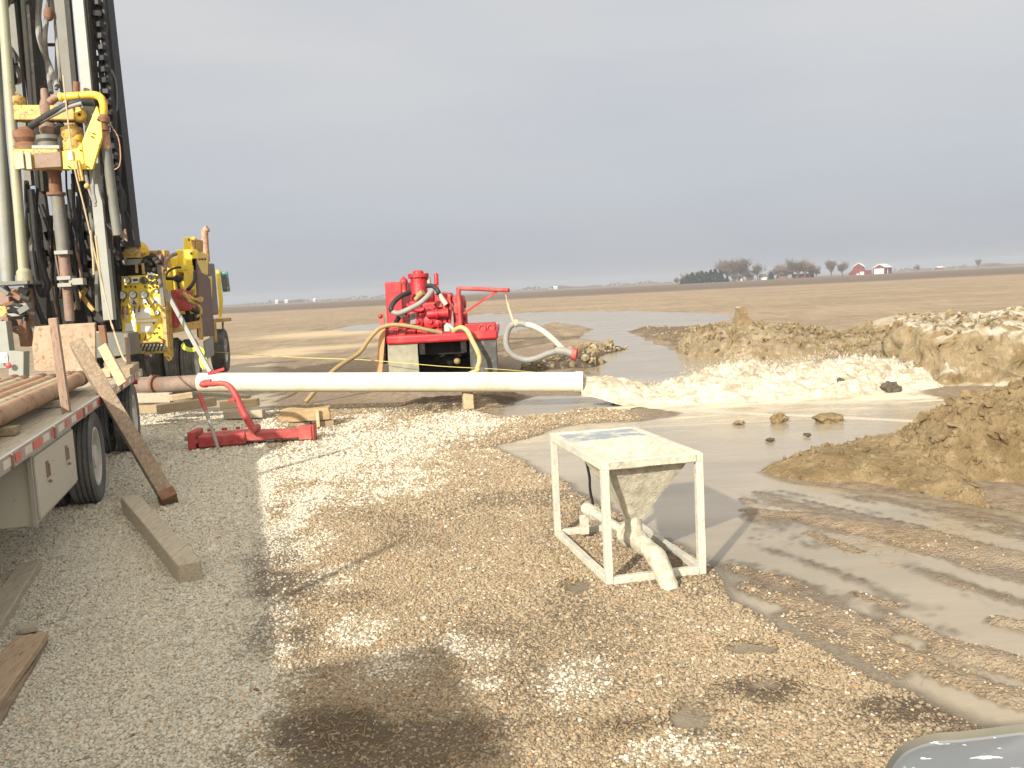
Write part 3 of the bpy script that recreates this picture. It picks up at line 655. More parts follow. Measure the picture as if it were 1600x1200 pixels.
# big cut bank at the right
PB = [(7.65,15.7),(8.4,15.3),(9.4,15.05),(11,14.9),(16,14.7),(16,19.5),(9,19.2),(7.5,17.6)]
def hb(x, y):
    sd = poly_sd(PB, x, y); return .80*sstep(-.30, .28, sd)**.8+.20*sstep(-.55, .0, sd)*(1-.3*sstep(0,1,sd))-.10*sstep(0,.5,sd)
heap('cut_bank', 'tall pale flat-topped clay bank with a crumbling cut face at the right edge', 5.6, 15.5, 13, 20.5, .05, hb, 'dirt_pale', .17, 1.9, seed=21, push=.24, clod=600, clodmat='dirt_ochre', csz=(.02,.07))
B3 = [rp_(1500,502,23,.9), rp_(1545,494,22.5,1.3), rp_(1600,482,22.3,1.6), (17,22,1.3,1.8)]
heap('spoil_ridge', 'pale yellow clay ridge rising behind the tall cut bank at the right edge', 9.5, 18, 19.7, 25, .07, lambda x, y: ridge(x, y, B3, .9), 'dirt_pale', .18, 1.3, seed=31, push=.15, clod=120, csz=(.05,.14))
B4 = [rp_(1408,499,31,1.1), rp_(1445,490,31,2.0), rp_(1480,493,31,1.6), rp_(1520,500,31,1.2)]
heap('spoil_heap', 'small low yellow clay heap at the field edge left of the pale ridge', 10, 20, 27, 34, .1, lambda x, y: ridge(x, y, B4, 1.0), 'dirt_ochre', .12, 1.1, seed=41, clod=60, csz=(.05,.12))
B7 = [rp_(1340,517,27,1.0), rp_(1420,514,27,1.5), rp_(1520,515,26,1.5), (17,26,.4,1.4)]
heap('spoil_ridge', 'low brown dirt ridge between the field and the tall cut bank', 9, 18, 24, 30, .1, lambda x, y: ridge(x, y, B7, 1.0), 'dirt_brown', .14, 1.1, seed=45, clod=60, csz=(.05,.14))
# near heap and the mud tongue in front of it
B5 = [rg_(1452,735,.10,.45), rp_(1478,688,9.2,.60), rp_(1515,650,9.3,.95), rp_(1560,622,9.3,1.25), rp_(1620,602,9.5,1.6), (8.2,9.6,.98,1.9), (10,9.6,1.0,2)]
_, HP = heap('spoil_heap', 'nearest brown dirt heap strewn with straw at the right edge', 3.6, 9.5, 6.6, 11.8, .024, lambda x, y: ridge(x, y, B5, 1.15), 'dirt_brown', .13, 3.0, seed=51, push=.09, clod=2600, csz=(.010,.05))
B6 = gp((1178,735),(1250,708),(1385,690),(1450,688),(1540,720),(1560,790),(1400,768),(1240,750))
heap('mud_bank', 'low wet brown mud tongue running from the near dirt heap to the water', 2.2, 6.4, 7.3, 11.2, .03, lambda x, y: .13*sstep(-.05, .6, poly_sd(B6, x, y))+.05*sstep(-.02,.12,poly_sd(B6,x,y)), 'dirt_brown', .06, 2.4, seed=61, push=.05, clod=260, csz=(.01,.035))
B8 = [rg_(832,580,.10,.5), rg_(862,576,.20,.6), rg_(890,572,.24,.7), rg_(905,566,.16,.8)]
heap('muddy_clod_pile', 'dark muddy heap with white clods under the end of the suction hose', .2, 4.5, 19.5, 26.5, .05, lambda x, y: ridge(x, y, B8, 1.0), 'dirt_dark', .12, 2.5, seed=71, push=.1, clod=45, clodmat='dirt_pale', csz=(.05,.13))
B9 = [rg_(890,560,.10,.5), rg_(925,549,.16,.9), rg_(955,546,.10,.6)]
heap('pale_clod_strip', 'strip of pale clods along the pond behind the suction hose end', 1, 6.5, 23.5, 30, .07, lambda x, y: ridge(x, y, B9, 1.0), 'dirt_dark', .10, 2.2, seed=75, push=.1, clod=80, clodmat='dirt_pale', csz=(.05,.13))

def rock(label, px, py, w, hgt, mat='stone_dark', seed=0, D=None, name='rock', cat='rock', zb=None, rz=0):
    p = G(px, py) if D is None else U(px, py, D)
    mb = MB(); v = bmesh.ops.create_icosphere(mb.b, subdivisions=3, radius=1)['verts']
    from mathutils import noise
    for q in v:
        n = q.co.copy(); q.co *= 1+.6*noise.noise(n*1.3+Vector((seed*5.1, 0, seed)))+.3*noise.noise(n*3.3+Vector((seed, seed, 0)))
        q.co.x *= w/2; q.co.y *= w/2*.85; q.co.z *= hgt*.62; q.co.z += hgt*.2; q.co = Matrix.Rotation(rz, 3, 'Z') @ q.co
    bmesh.ops.translate(mb.b, vec=p, verts=mb.b.verts[:])
    o = mb.build(name, mat, ang=22); return tag(o, label, cat)
rock('dark wet rock sticking out of the white foam', 1312, 614, .30, .26, seed=1)
rock('dark wet boulder where the foam hits the cut bank', 1392, 611, .30, .20, seed=2)
rock('brown boulder at the foot of the cut bank beside the foam', 1425, 600, .45, .38, 'dirt_brown', seed=3)
rock('tan clod standing in the calm pool, left of a dark one', 1216, 658, .25, .15, 'dirt_ochre', seed=4, name='clod', cat='clod')
rock('flat dark brown clod in the calm pool beside a tan one', 1293, 657, .36, .12, 'dirt_brown', seed=5, name='clod', cat='clod')
rock('dark reddish brown clod on the left shoulder of the near dirt heap', 1478, 684, .30, .17, 'stone_dark', seed=6, name='clod', cat='clod')
rock('upright dark stone on the bank behind the foam, rightmost of two', 1392, 524, .28, .26, seed=7, D=24)
rock('round dark stone on the bank behind the foam, leftmost of two', 1362, 522, .26, .14, seed=8, D=24.2)
rock('pebble-sized dark lump in the calm pool behind the hopper stand', 1204, 688, .11, .04, seed=9, name='clod', cat='clod')
rock('small dark lump in the calm pool just before the mud tongue', 1414, 680, .12, .06, seed=10, name='clod', cat='clod')
rock('tan lump in the pool nearest behind the hopper stand', 1155, 661, .14, .05, 'dirt_ochre', seed=12, name='clod', cat='clod')
rock('small dark clod just behind the flat dark brown clod', 1262, 680, .09, .035, seed=13, name='clod', cat='clod')

# straw and twigs
mb = MB(); rr = random.Random(9); gx, gy, hz, hh = HP
def straw(p, L, r=.0022, tilt=.3):
    a = rr.uniform(0, 6.3); d = Vector((math.cos(a), math.sin(a), rr.uniform(-.1, tilt)))*L*.8; q = p+d*.5+Vector((0,0,rr.uniform(0,.02))); mb.tube([p, q, p+d], [r, r, r*.6], 4, caps=False)
n = 0
while n < 420:
    i = rr.randrange(gx.shape[0]); j = rr.randrange(gx.shape[1])
    if hh[i,j] > .05 and gx[i,j] < 8: straw(Vector((gx[i,j], gy[i,j], hz[i,j]+.012)), rr.uniform(.04,.16), .0018, .5); n += 1
def scatter(px, py, rx, ry, n, L=(.04,.14), zz=.006):
    c = G(px, py); ex = G(px+rx, py).x-c.x; ey = G(px, py-ry).y-c.y
    for k in range(n):
        x = c.x+rr.gauss(0,.45)*ex; y = c.y+rr.gauss(0,.45)*ey; z = float(terrain(np.array([x]), np.array([y]))[0][0]); straw(Vector((x, y, max(z, WL)+zz)), rr.uniform(*L), .0016, .12)
scatter(520,1150,200,70,110); scatter(430,960,70,120,50); scatter(1400,845,170,30,150,(.05,.2)); scatter(1480,820,120,30,60); scatter(950,1150,140,30,60); scatter(770,625,60,16,160,(.08,.22),.05); scatter(1250,1080,200,60,80); scatter(1450,1030,120,40,40)
c = U(1433,765,8.5); mb.tube([c, c+Vector((.01,0,.3))], [.006,.005], 6)
o = mb.build('straw', 'straw'); tag(o, 'scattered dry straw and stalks on the mud and dirt heap', 'straw', kind='stuff')
# ------------------------------------------------------------------ wheels
def wheel(parent, c, ax, rad=.5, w=.26, rim='rim_white', rimr=.30, deep=.07, dual=False):
    """tyre with tread grooves plus rim disc; ax points outwards"""
    ax = Vector(ax).normalized(); c = Vector(c)
    if parent is not tr: c = wm(parent).inverted() @ c
    mb = MB(); h = w/2; R1 = rad
    prof = [(rimr, -h*.8), (rad*.80, -h), (rad*.93, -h*.98), (R1*.985, -h*.8)]
    for k in range(4):
        a = -h*.7+k*h*.38; prof += [(R1, a), (R1, a+h*.24), (R1*.97, a+h*.25), (R1*.97, a+h*.36)]
    prof += [(R1, h*.82), (rad*.93, h*.98), (rad*.80, h), (rimr*1.12, h*.92), (rimr, h*.8), (rimr, -h*.8)]
    mb.lathe(c, ax, prof, 48); t = mb.build('tyre', 'tyre', parent, ang=25); parent = t
    mb = MB(); mb.lathe(c, ax, [(rimr*.99, -h*.7), (rimr*.99, h*.78), (rimr*1.06, h*.86), (rimr*.97, h*.88), (rimr*.92, h*.6), (rimr*.86, h*.78-deep-.02), (rimr*.5, h*.70-deep-.05), (rimr*.42, h*.8-deep), (rimr*.40, h*.8), (rimr*.2, h*.86), (0, h*.86)], 36)
    x = ax.orthogonal().normalized(); y = ax.cross(x)
    for k in range(8):
        a = k*math.pi/4; p = c+(x*math.cos(a)+y*math.sin(a))*rimr*.64; mb.cyl(p+ax*(h*.7-deep-.05), p+ax*(h*.78-deep+.0), .018, seg=8)
    mb.build('rim', rim, parent)
    return t

# ------------------------------------------------------------------ flatbed trailer (local: X to the right of travel side, Y to the rear, side face at x=0)
AZT = math.atan(.294)
tr = thing('flatbed_trailer', 'grey flatbed trailer with red and white tape along its rail, loaded with steel pipes', 'trailer', (-1.664,0,0), AZT)
y0, y1 = -6.2, 14.7
mb = MB(); mb.box((-.04,(y0+y1)/2,1.063), (.08,y1-y0,.112)); mb.build('side_rail', 'trailer_grey', tr, bevel=.006)
mb = MB(); mb.box((-2.40,(y0+y1)/2,1.063), (.08,y1-y0,.112)); mb.build('side_rail', 'trailer_grey', tr, bevel=.006)
mb = MB(); mb.box((-1.22,y1-.04,1.063), (2.27,.08,.112)); mb.build('rear_rail', 'trailer_grey', tr, bevel=.006)
mb = MB()
for k in range(16): mb.box((-.155-k*.142,(y0+y1)/2-.05,1.075), (.134,y1-y0-.12,.05))
mb.build('deck', 'timber_grey', tr, bevel=.004)
mb = MB()
for x in (-.75,-1.69): mb.box((x,(y0+y1)/2,.86), (.12,y1-y0-.2,.30))
for k in range(18): mb.box((-1.22,y0+.5+k*1.17,.985), (2.2,.08,.10))
mb.build('chassis', 'frame_black', tr)
# conspicuity tape segments
k = 0; y = y0+.2
random.seed(4)
while y < y1-.3:
    MB().box((.002,y+.10,1.066), (.006,.17 if k % 3 else .30,.062)).build('red_tape', 'reflect_red', tr); MB().box((.0015,y+.42,1.066), (.005,.22,.058)).build('white_tape', 'reflect_white', tr); y += .62; k += 1
for k in range(14): MB().box((.006, y0+.9+k*1.45, 1.063), (.028,.03,.108)).build('stake_pocket', 'brown_steel', tr, bevel=.004)
# tool box
tb = MB().box((-.33,7.93,.715), (.56,1.74,.56)).build('tool_box', 'box_grey', tr, bevel=.012)
d = MB().box((-.040,7.93,.715), (.022,1.62,.49)).build('door', 'box_grey', tb, bevel=.008)
for yy in (7.50, 8.33):
    mb = MB(); mb.box((-.024,yy,.80), (.012,.075,.13)); mb.box((-.014,yy,.795), (.02,.022,.10)); mb.sphere((-.010,yy+.0,.70), .014); mb.build('latch', 'brown_steel', tb, bevel=.003)
mb = MB(); mb.box((-.05,7.03,.72),(.03,.03,.56)); mb.build('box_bracket', 'trailer_grey', tr)
for yb, nm in ((9.98,0),(13.55,1)):
    for sx, sg in ((-.02,1),(-2.42,-1)):
        wheel(tr, (sx-sg*.13,yb,.50), (sg,0,0)); wheel(tr, (sx-sg*.46,yb,.50), (sg,0,0))
    mb = MB(); mb.cyl((-2.2,yb,.5),(-.25,yb,.5),.07); mb.box((-.8,yb,.66),(.1,1.1,.08)); mb.box((-1.65,yb,.66),(.1,1.1,.08)); mb.build('axle', 'frame_black', tr)
for yy, xx, lean, hh in ((8.80,-.07,-.02,.95),(14.15,-.12,.0,.62),(3.9,-.07,.0,.8)):
    mb = MB(); mb.beam((xx,yy,.98),(xx+lean,yy-.10 if hh>.9 else yy,1.06+hh),.075,.05); mb.rough(.004, 9, 2, 2); mb.build('stake', 'stake_wood', tr, bevel=.004)
mb = MB(); mb.box((-1.2,-2.6,1.75),(2.3,.12,1.4)); mb.build('shade_headboard', 'trailer_grey', tr, bevel=.01)  # board added out of view to cast shade across the gravel
dk_ = thing('shade_crate', 'unseen crate added on the near end of the trailer deck to shade the gravel', 'crate', wm(tr) @ V(-.75,-.6,1.102), AZT)  # crate added out of view to throw shade over the gravel
mb = MB(); mb.box((0,0,.36),(1.3,4.6,.62)); mb.build('shade_crate_wall', 'box_grey', dk_, bevel=.01)
mb = MB(); mb.box((0,0,.69),(1.36,4.66,.04)); mb.build('lid', 'box_grey', dk_, bevel=.01)
for yy in (-1.8,0,1.8): MB().box((0,yy,.025),(1.2,.12,.05)).build('skid', 'timber_grey', dk_)
mb = MB(); mb.box((-.14,14.62,.93),(.13,.05,.09)); mb.build('tail_light', 'reflect_red', tr)

# pipes lying on the deck
def tw(x, y, z): return wm(tr) @ Vector((x,y,z))
ends = [11.5, 11.75, 11.62, 11.9, 11.7, 12.0, 11.8, 12.05, 11.85]
mts = ['rusty_pipe','pale_pipe','rusty_pipe','rusty_pipe','pale_pipe','rusty_pipe','pale_pipe','rusty_pipe','rusty_pipe']
lab = ['rusty steel pipe on the trailer deck, outermost beside the tape rail','pale tan pipe on the trailer deck, second in from the tape rail','rusty pipe on the deck, third in from the tape rail','orange rusty pipe on the deck, fourth in from the tape rail',
  'pale grey pipe in the middle of the deck, fifth in from the rail','rusty pipe on the deck, sixth in from the tape rail','pale pipe on the deck, seventh in from the tape rail','rusty pipe on the deck, eighth in from the tape rail','rusty pipe on the far side of the deck, innermost of the row']
proto = {}
for i in range(9):
    L = 12.6; r = .082 if i == 0 else .072; x = -.36-i*.168+random.uniform(-.006,.006); base = tw(x, ends[i], 1.10+.07+r)
    root = thing('steel_pipe', lab[i], 'pipe', base, AZT, 'steel pipes lying on the trailer deck')
    if (mts[i], r) not in proto:
        mb = MB(); mb.lathe((0,0,0), (0,-1,0), [(r*.8,.02),(r*.8,0),(r,0),(r*1.0,L),(r*.8,L),(r*.8,L-.1)], 24); p = mb.build('pipe_body', mts[i], root); proto[(mts[i], r)] = [p]
        mb = MB(); mb.lathe((0,0,0), (0,-1,0), [(r*1.0,.0),(r*1.14,.004),(r*1.14,.20),(r*1.0,.23)], 24); q = mb.build('collar', 'rust', root); proto[(mts[i], r)].append(q)
    else:
        for q in proto[(mts[i], r)]: c = q.copy(); c.parent = root; COL.objects.link(c)
for i, (x, y, w, l, h, rz, mt_, lb) in enumerate([(-.42,7.5,.42,.16,.066,0,'timber_tan','short wood block wedged under the outer pipes beside the deck stake'),(-.42,9.55,.40,.13,.066,.05,'timber_grey','grey wood block under the pipes behind the deck stake'),
        (-.30,6.75,.22,.14,.06,.3,'timber_red','short reddish wood chock on the deck in front of the pipes'),(-1.2,4.2,1.6,.12,.066,0,'timber_tan','long wood bearer under the near end of the pipes'),(-1.3,11.0,1.7,.12,.066,0,'timber_tan','long wood bearer under the far end of the pipes')]):
    mb = MB(); mb.box((0,0,h/2), (w,l,h)); mb.rough(.004, 8, i, 3)
    o = mb.build('wood_block', mt_, bevel=.004); p = tw(x,y,1.102); o.location = p; o.rotation_euler = (0,0,AZT+rz); tag(o, lb, 'wood block')
# wood at the rear corner of the deck
for i, (a, b, w, h, mt_, lb, nm) in enumerate([((-.10,13.35,1.16),(-.10,14.5,1.19),.17,.11,'timber_tan','rough bark-edged timber lying along the rear corner of the deck','timber'),
        ((-.34,13.3,1.17),(-.34,14.1,1.17),.13,.13,'timber_pale','short pale timber on the rear corner of the deck','timber'),
        ((-.55,13.2,1.18),(-.9,14.4,1.20),.14,.14,'timber_grey','grey round-edged log on the rear of the deck','log')]):
    mb = MB(); mb.beam(tw(*a), tw(*b), w, h); mb.rough(.012, 5, i, 5); tag(mb.build(nm, mt_, bevel=.01), lb, 'timber')
# steel plate standing on the deck
mb = MB(); P = [U(54,580,12.9),U(149,580,12.9),U(148,504,13.0),U(112,506,13.0),U(54,510,13.0),U(50,540,12.95)]
mb.prism(P, (0.01,.03,0)); tag(mb.build('steel_plate', 'plate_tan', bevel=.004), 'rusty tan steel plate splashed with mud standing upright at the end of the pipes', 'steel plate')

# leaning post and second board
a, b = V(-3.62,9.16,.06), V(-5.04,10.46,1.68)
mb = MB(); mb.beam(a, b, .165, .15, (1,.3,0)); mb.rough(.007, 6, 3, 8); o = mb.build('leaning_post', 'timber_red', bevel=.008); tag(o, 'long weathered reddish timber post leaning from the gravel onto the trailer rail', 'timber post')
d = (b-a).normalized()
mb = MB(); mb.beam(a-d*.02, a+d*.10, .185, .17, (1,.3,0)); mb.rough(.01,9,1,3); mb.build('iron_shoe', 'rust', o, world=True, bevel=.006)
mb = MB(); mb.beam(U(192,600,11.2), U(160,540,11.3), .13, .04, (0,1,.2)); mb.rough(.005, 6, 8, 4); tag(mb.build('board', 'timber_pale', bevel=.005), 'pale split board leaning on the deck right behind the long post', 'board')
# timbers on the gravel
def timber(name, a, b, w, h, mt_, lb, seed, rough=.006, cat='timber'):
    mb = MB(); mb.beam(a, b, w, h); mb.rough(rough, 4, seed, 7); return tag(mb.build(name, mt_, bevel=.008), lb, cat)
n = G(299,912); f = G(207,800)
timber('square_timber', n+V(0,0,.085), V(-3.98,9.05,.085), .17, .155, 'timber_grey', 'thick square grey timber lying on the white gravel under the leaning post', 1)
mb = MB()
timber('plank', G(48,893)+V(0,0,.05), G(-30,1015)+V(0,0,.04), .16, .07, 'timber_grey', 'grey plank on the gravel at the left edge, the one farther from the camera', 2, .005, 'plank')
timber('plank', G(50,1003,.06)+V(0,0,.03), G(-40,1135)+V(0,0,.05), .19, .045, 'plank_orange', 'orange-grained plank on the gravel at the lower left edge', 3, .004, 'plank')
timber('plank', G(62,1008)+V(.02,0,.02), G(-30,1150)+V(.05,0,.02), .07, .04, 'timber_red', 'narrow reddish plank lying along the right side of the orange-grained one', 4, .004, 'plank')
timber('wood_offcut', G(32,996)+V(0,0,.05), G(60,990)+V(0,0,.05), .10, .035, 'timber_grey', 'short dark wood offcut at the head of the orange-grained plank', 5, .004, 'offcut')

# ------------------------------------------------------------------ discharge pipe
pl, pr = U(312,597.5,16.0), U(911,596.8,15.3)
root = thing('discharge_pipe', 'long straight white discharge pipe lying across the picture, pouring out water', 'pipe', ((pl+pr)/2)[:])
mb = MB(); ax = (pr-pl).normalized(); L = (pr-pl).length
mb.lathe(pl, ax, [(.155,.05),(.155,0),(.172,0),(.172,L-.14),(.172,L-.135),(.181,L-.13),(.181,L),(.150,L),(.150,L-.6)], 40); mb.build('pipe_wall', 'white_pipe', root, world=True)
mb = MB(); mb.box(U(338,580,15.9), (.30,.05,.05), ry=-.25); mb.build('red_tag', 'red_paint', root, world=True)
root = thing('casing_pipe', 'rusty brown steel casing feeding the left end of the white pipe', 'pipe', U(270,603,16.2)[:])
q = U(205,604,16.5); mb = MB(); mb.lathe(q, (pl+ax*.15-q), [(.12,0),(.148,0),(.148,1.5),(.155,1.5),(.155,(pl+ax*.15-q).length)], 28); mb.build('casing_wall', 'casing_rust', root, world=True)
mb = MB(); e = (pl-q).normalized(); mb.lathe(q+e*.55, e, [(.148,0),(.19,0),(.19,.05),(.148,.05)], 28); mb.build('flange', 'rust', root, world=True)
# cribbing
for i, (p1, p2, D1, D2, w, h, mt_, lb) in enumerate([((205,622),(268,621),15.9,15.8,.14,.17,'timber_grey','grey timber lying under the rusty casing next to the trailer wheel'),
    ((205,640),(262,638),15.6,15.5,.16,.14,'timber_tan','lower timber under the rusty casing next to the trailer wheel'),
    ((248,640),(335,627),14.8,15.6,.15,.15,'timber_tan','tan timber with its square end towards the camera below the casing'),
    ((266,622),(300,617),15.7,15.9,.14,.10,'timber_pale','short pale split block on top of the crossed timbers under the casing'),
    ((345,633),(404,628),16.0,16.0,.12,.14,'timber_pale','pale timber behind the red bent arm, top of two'),
    ((352,648),(412,646),15.8,15.7,.16,.14,'timber_grey','grey timber behind the red bent arm, bottom of two'),
    ((290,612),(390,620),16.9,16.9,.2,.06,'timber_grey','dark flat board on the ground behind the red bent arm')]):
    a, b = U(*p1, D1), U(*p2, D2); a.z = max(a.z, h*.5); b.z = max(b.z, h*.5)
    timber('cribbing_timber', a, b, w, h, mt_, lb, 20+i, .008)
c = G(732,640); mb = MB(); mb.box((c.x,c.y,.17), (.17,.17,.30), rz=.25); mb.rough(.008,5,2,4); tag(mb.build('support_block', 'timber_pale', bevel=.008), 'pale wooden block standing upright under the white pipe', 'wood block')
# splintered stump
c = G(480,668); mb = MB(); mb.beam((c.x-.40,c.y,.20),(c.x+.36,c.y+.1,.21),.36,.19); mb.rough(.035, 4.5, 7, 7)
o = mb.build('splintered_log', 'bark_wood', bevel=.01); tag(o, 'chunky splintered tan log raised on small blocks right of the red tong', 'log')
mb = MB(); mb.beam((c.x+.22,c.y-.16,.03),(c.x+.22,c.y-.17,.30),.05,.04); tag(mb.build('wood_stick', 'timber_pale'), 'pale upright stick against the front of the splintered log', 'stick')
mb = MB(); mb.box((c.x-.1,c.y,.055),(.32,.2,.11),rz=.1); mb.rough(.01,5,2,3); tag(mb.build('wood_block', 'timber_tan'), 'small wood block under the left half of the splintered log', 'wood block')
mb = MB(); mb.box((c.x+.30,c.y+.05,.05),(.22,.2,.10),rz=.3); mb.rough(.01,5,3,3); tag(mb.build('wood_block', 'timber_tan'), 'small wood block under the right half of the splintered log', 'wood block')

# ------------------------------------------------------------------ red tong
def Z6(x, y, D): return U(200+x/4.706, 560+y/4.706, D)
D = 12.9
root = thing('pipe_tong', 'heavy red steel pipe tong with a bent arm lying on the gravel', 'pipe tong', G(385,694)[:])
def zz(p, z): p = Vector(p); p.z = z; return p
a = Z6(530,600,D); b = Z6(880,590,D+.1)
mb = MB(); mb.beam(zz(a,.11), zz(b,.12), .40, .17); mb.build('tong_body', 'red_faded', root, world=True, bevel=.02)
mb = MB(); p = Z6(500,590,D); mb.box((p.x,p.y,.14), (.11,.46,.26), rz=.05); mb.build('end_block', 'red_faded', root, world=True, bevel=.02)
mb = MB(); p = Z6(455,575,D+.05); mb.cyl((p.x-.06,p.y,.16),(p.x+.08,p.y,.16),.055); mb.build('pin', 'steel', root, world=True)
mb = MB()
for k in range(5): q = a+(b-a)*(k/4.2+.02); mb.cyl((q.x,q.y-.21,.13),(q.x,q.y-.225,.13),.035,seg=10)
for k in range(3): q = a+(b-a)*(.25+k*.28); mb.cyl((q.x,q.y,.235),(q.x,q.y,.27),.05-.01*k,seg=12)
mb.build('bolt', 'red_faded', root, world=True)
mb = MB(); q = Z6(1290,590,D+.1); P = [zz(b,.07)+V(-.05,-.18,0), zz(q,.06)+V(0,-.07,0), zz(q,.06)+V(0,.07,0), zz(b,.07)+V(-.05,.20,0)]
mb.prism(P, (0,0,.13)); mb.build('tapered_arm', 'red_faded', root, world=True, bevel=.02)
mb = MB(); mb.box((q.x+.05,q.y,.135),(.20,.18,.20)); mb.box((q.x+.17,q.y,.135),(.03,.20,.22)); mb.build('arm_head', 'red_faded', root, world=True, bevel=.012)
mb = MB(); mb.tube([Z6(925,530,D-.05), Z6(850,400,D-.02), Z6(790,270,D), Z6(745,205,D+.05), Z6(690,182,D+.1), Z6(610,188,D+.15), Z6(540,182,D+.2)], [.060,.052,.046,.043,.042,.040,.040], 10, 5); mb.build('bent_arm', 'red_faded', root, world=True)
mb = MB(); mb.sphere(Z6(565,190,D+.18), .065, (1.3,.9,.8)); mb.box(Z6(585,170,D+.18),(.10,.08,.06)); mb.build('arm_hook', 'red_faded', root, world=True)
mb = MB(); p = Z6(790,285,D); mb.lathe(p-V(.02,0,.05), (Z6(745,205,D)-Z6(850,400,D)), [(.04,0),(.072,0),(.072,.05),(.04,.05)], 16); p = Z6(935,525,D-.05); mb.cyl(p-V(.02,.12,-.0), p+V(.0,.14,.02), .05); mb.build('clamp', 'red_faded', root, world=True)
mb = MB(); mb.tube([Z6(522,262,12.6), Z6(572,385,12.5)], .03, 8); root = mb.build('bar_grip', 'red_faded', None)
root.name = 'pry_bar'; tag(root, 'straight steel bar with red grip leaning against the red tong', 'steel bar')
mb = MB(); mb.tube([Z6(572,385,12.5), Z6(664,662,12.35)], [.028,.022], 8); mb.build('shaft', 'mast_light', root, world=True)

# ------------------------------------------------------------------ hopper stand
A, B_, C_ = G(948,917), G(862,838), G(1108,900)
ang = math.atan2((C_-A).y, (C_-A).x); W_, L_, H_ = (C_-A).length, 1.36, .865
hop = thing('mud_hopper', 'white mud-caked steel stand holding a funnel hopper with a spout at the bottom', 'hopper stand', A[:], R(12.3))
t = .052
mb = MB()
legs = [(t/2,t/2),(W_-t/2,t/2),(t/2,L_-t/2),(W_-t/2,L_-t/2)]
for x, y in legs:
    mb = MB(); mb.box((x,y,(H_-.06)/2+.0), (t,t,H_-.06-.001)); mb.rough(.0035, 14, x*9+y, 5); mb.build('leg', 'hopper_paint', hop, bevel=.004)
for nm, p, q in (('base_rail',(t,t/2,.03),(W_-t,t/2,.03)),('base_rail',(t,L_-t/2,.03),(W_-t,L_-t/2,.03)),('base_rail',(t/2,t,.03),(t/2,L_-t,.03)),('base_rail',(W_-t/2,t,.03),(W_-t/2,L_-t,.03)),
                 ('top_rail',(0,t/2,H_-.03),(W_,t/2,H_-.03)),('top_rail',(0,L_-t/2,H_-.03),(W_,L_-t/2,H_-.03)),('top_rail',(t/2,t,H_-.03),(t/2,L_-t,H_-.03)),('top_rail',(W_-t/2,t,H_-.03),(W_-t/2,L_-t,H_-.03))):
    mb = MB(); mb.beam(p, q, t-.002, .058 if nm == 'base_rail' else .062); mb.rough(.0035, 14, p[0]*5+p[1], 5); mb.build(nm, 'hopper_paint', hop, bevel=.004)
mb = MB(); mb.box((W_/2,t/2-.028,H_-.030), (W_-.10,.012,.050)); mb.rough(.006,9,2,5); mb.build('front_lip', 'hopper_mud', hop, bevel=.003)
# table plate behind the mouth
yM = .90
mb = MB(); mb.box((W_/2,(yM+L_-t)/2,H_-.014), (W_-2*t,L_-t-yM,.012)); mb.rough(.003,9,2,5); mb.build('table_plate', 'hopper_wet', hop)
# funnel: four sloping walls with thickness, mouth t..W-t by t..yM, outlet near the front
mx0, mx1, my0, my1 = t+.004, W_-t-.004, t+.004, yM; oc = (W_*.46, .36); orr = .052; zt, zb = H_-.012, .36
top_ = [(mx0,my0,zt),(mx1,my0,zt),(mx1,my1,zt),(mx0,my1,zt)]; bot = [(oc[0]-orr,oc[1]-orr,zb),(oc[0]+orr,oc[1]-orr,zb),(oc[0]+orr,oc[1]+orr,zb),(oc[0]-orr,oc[1]+orr,zb)]
mb = MB(); cen = Vector((oc[0],oc[1],.7))
for i in range(4):
    p = [Vector(top_[i]), Vector(top_[(i+1)%4]), Vector(bot[(i+1)%4]), Vector(bot[i])]; nrm = (p[1]-p[0]).cross(p[2]-p[0]).normalized()
    if nrm.dot(cen-p[0]) < 0: nrm = -nrm
    mb.prism(p, nrm*.008)
bmesh.ops.subdivide_edges(mb.b, edges=[e for e in mb.b.edges if e.calc_length() > .1], cuts=9, use_grid_fill=True); mb.rough(.010, 9, 3)
mb.build('funnel', 'hopper_mud', hop)
mb = MB(); mb.cyl((oc[0],oc[1],zb+.02),(oc[0],oc[1],.23),.058,.065); mb.rough(.006,14,3,2); mb.build('outlet_neck', 'hopper_mud', hop)
inv = wm(hop).inverted()
def hl(v): return inv @ Vector(v)
mb = MB(); a = hl(U(918,795,7.15)); e = V(oc[0],oc[1],.215)
mb.tube([a, a+(e-a)*.5, e+(e-a)*-.08], .037, 14); mb.sphere(a, .055, (1,1,1)); mb.lathe(a+(e-a)*.05, e-a, [(.037,0),(.055,0),(.055,.10),(.037,.10)], 16); mb.build('feed_pipe', 'hopper_paint', hop)
mb = MB(); q1 = hl(U(1018,862,6.10)); q2 = hl(U(1030,878,5.98)); q3 = hl(U(1049,926,5.82))
mb.tube([e-(e-a).normalized()*-.14*-1, e, e+(q1-e)*.5, q1, q2, q3], [.068,.080,.070,.068,.070,.058], 16, 5); mb.rough(.012, 16, 5)
mb.build('spout', 'hopper_mud', hop)
mb = MB(); mb.lathe(e-(e-a).normalized()*-.10*-1, (e-a), [(.06,0),(.092,0),(.092,.05),(.06,.05)], 18); mb.build('spout_collar', 'hopper_mud', hop)
mb = MB(); mb.box((.20,L_-t-.16,.13),(.07,.02,.16)); mb.build('pipe_bracket', 'hopper_paint', hop)
mb = MB(); mb.tube([hl(U(916,720,6.85)), hl(U(921,745,6.9)), hl(U(922,765,7.0)), hl(U(927,790,7.1))], .011, 8, 5); mb.build('rope', 'hose_black', hop)

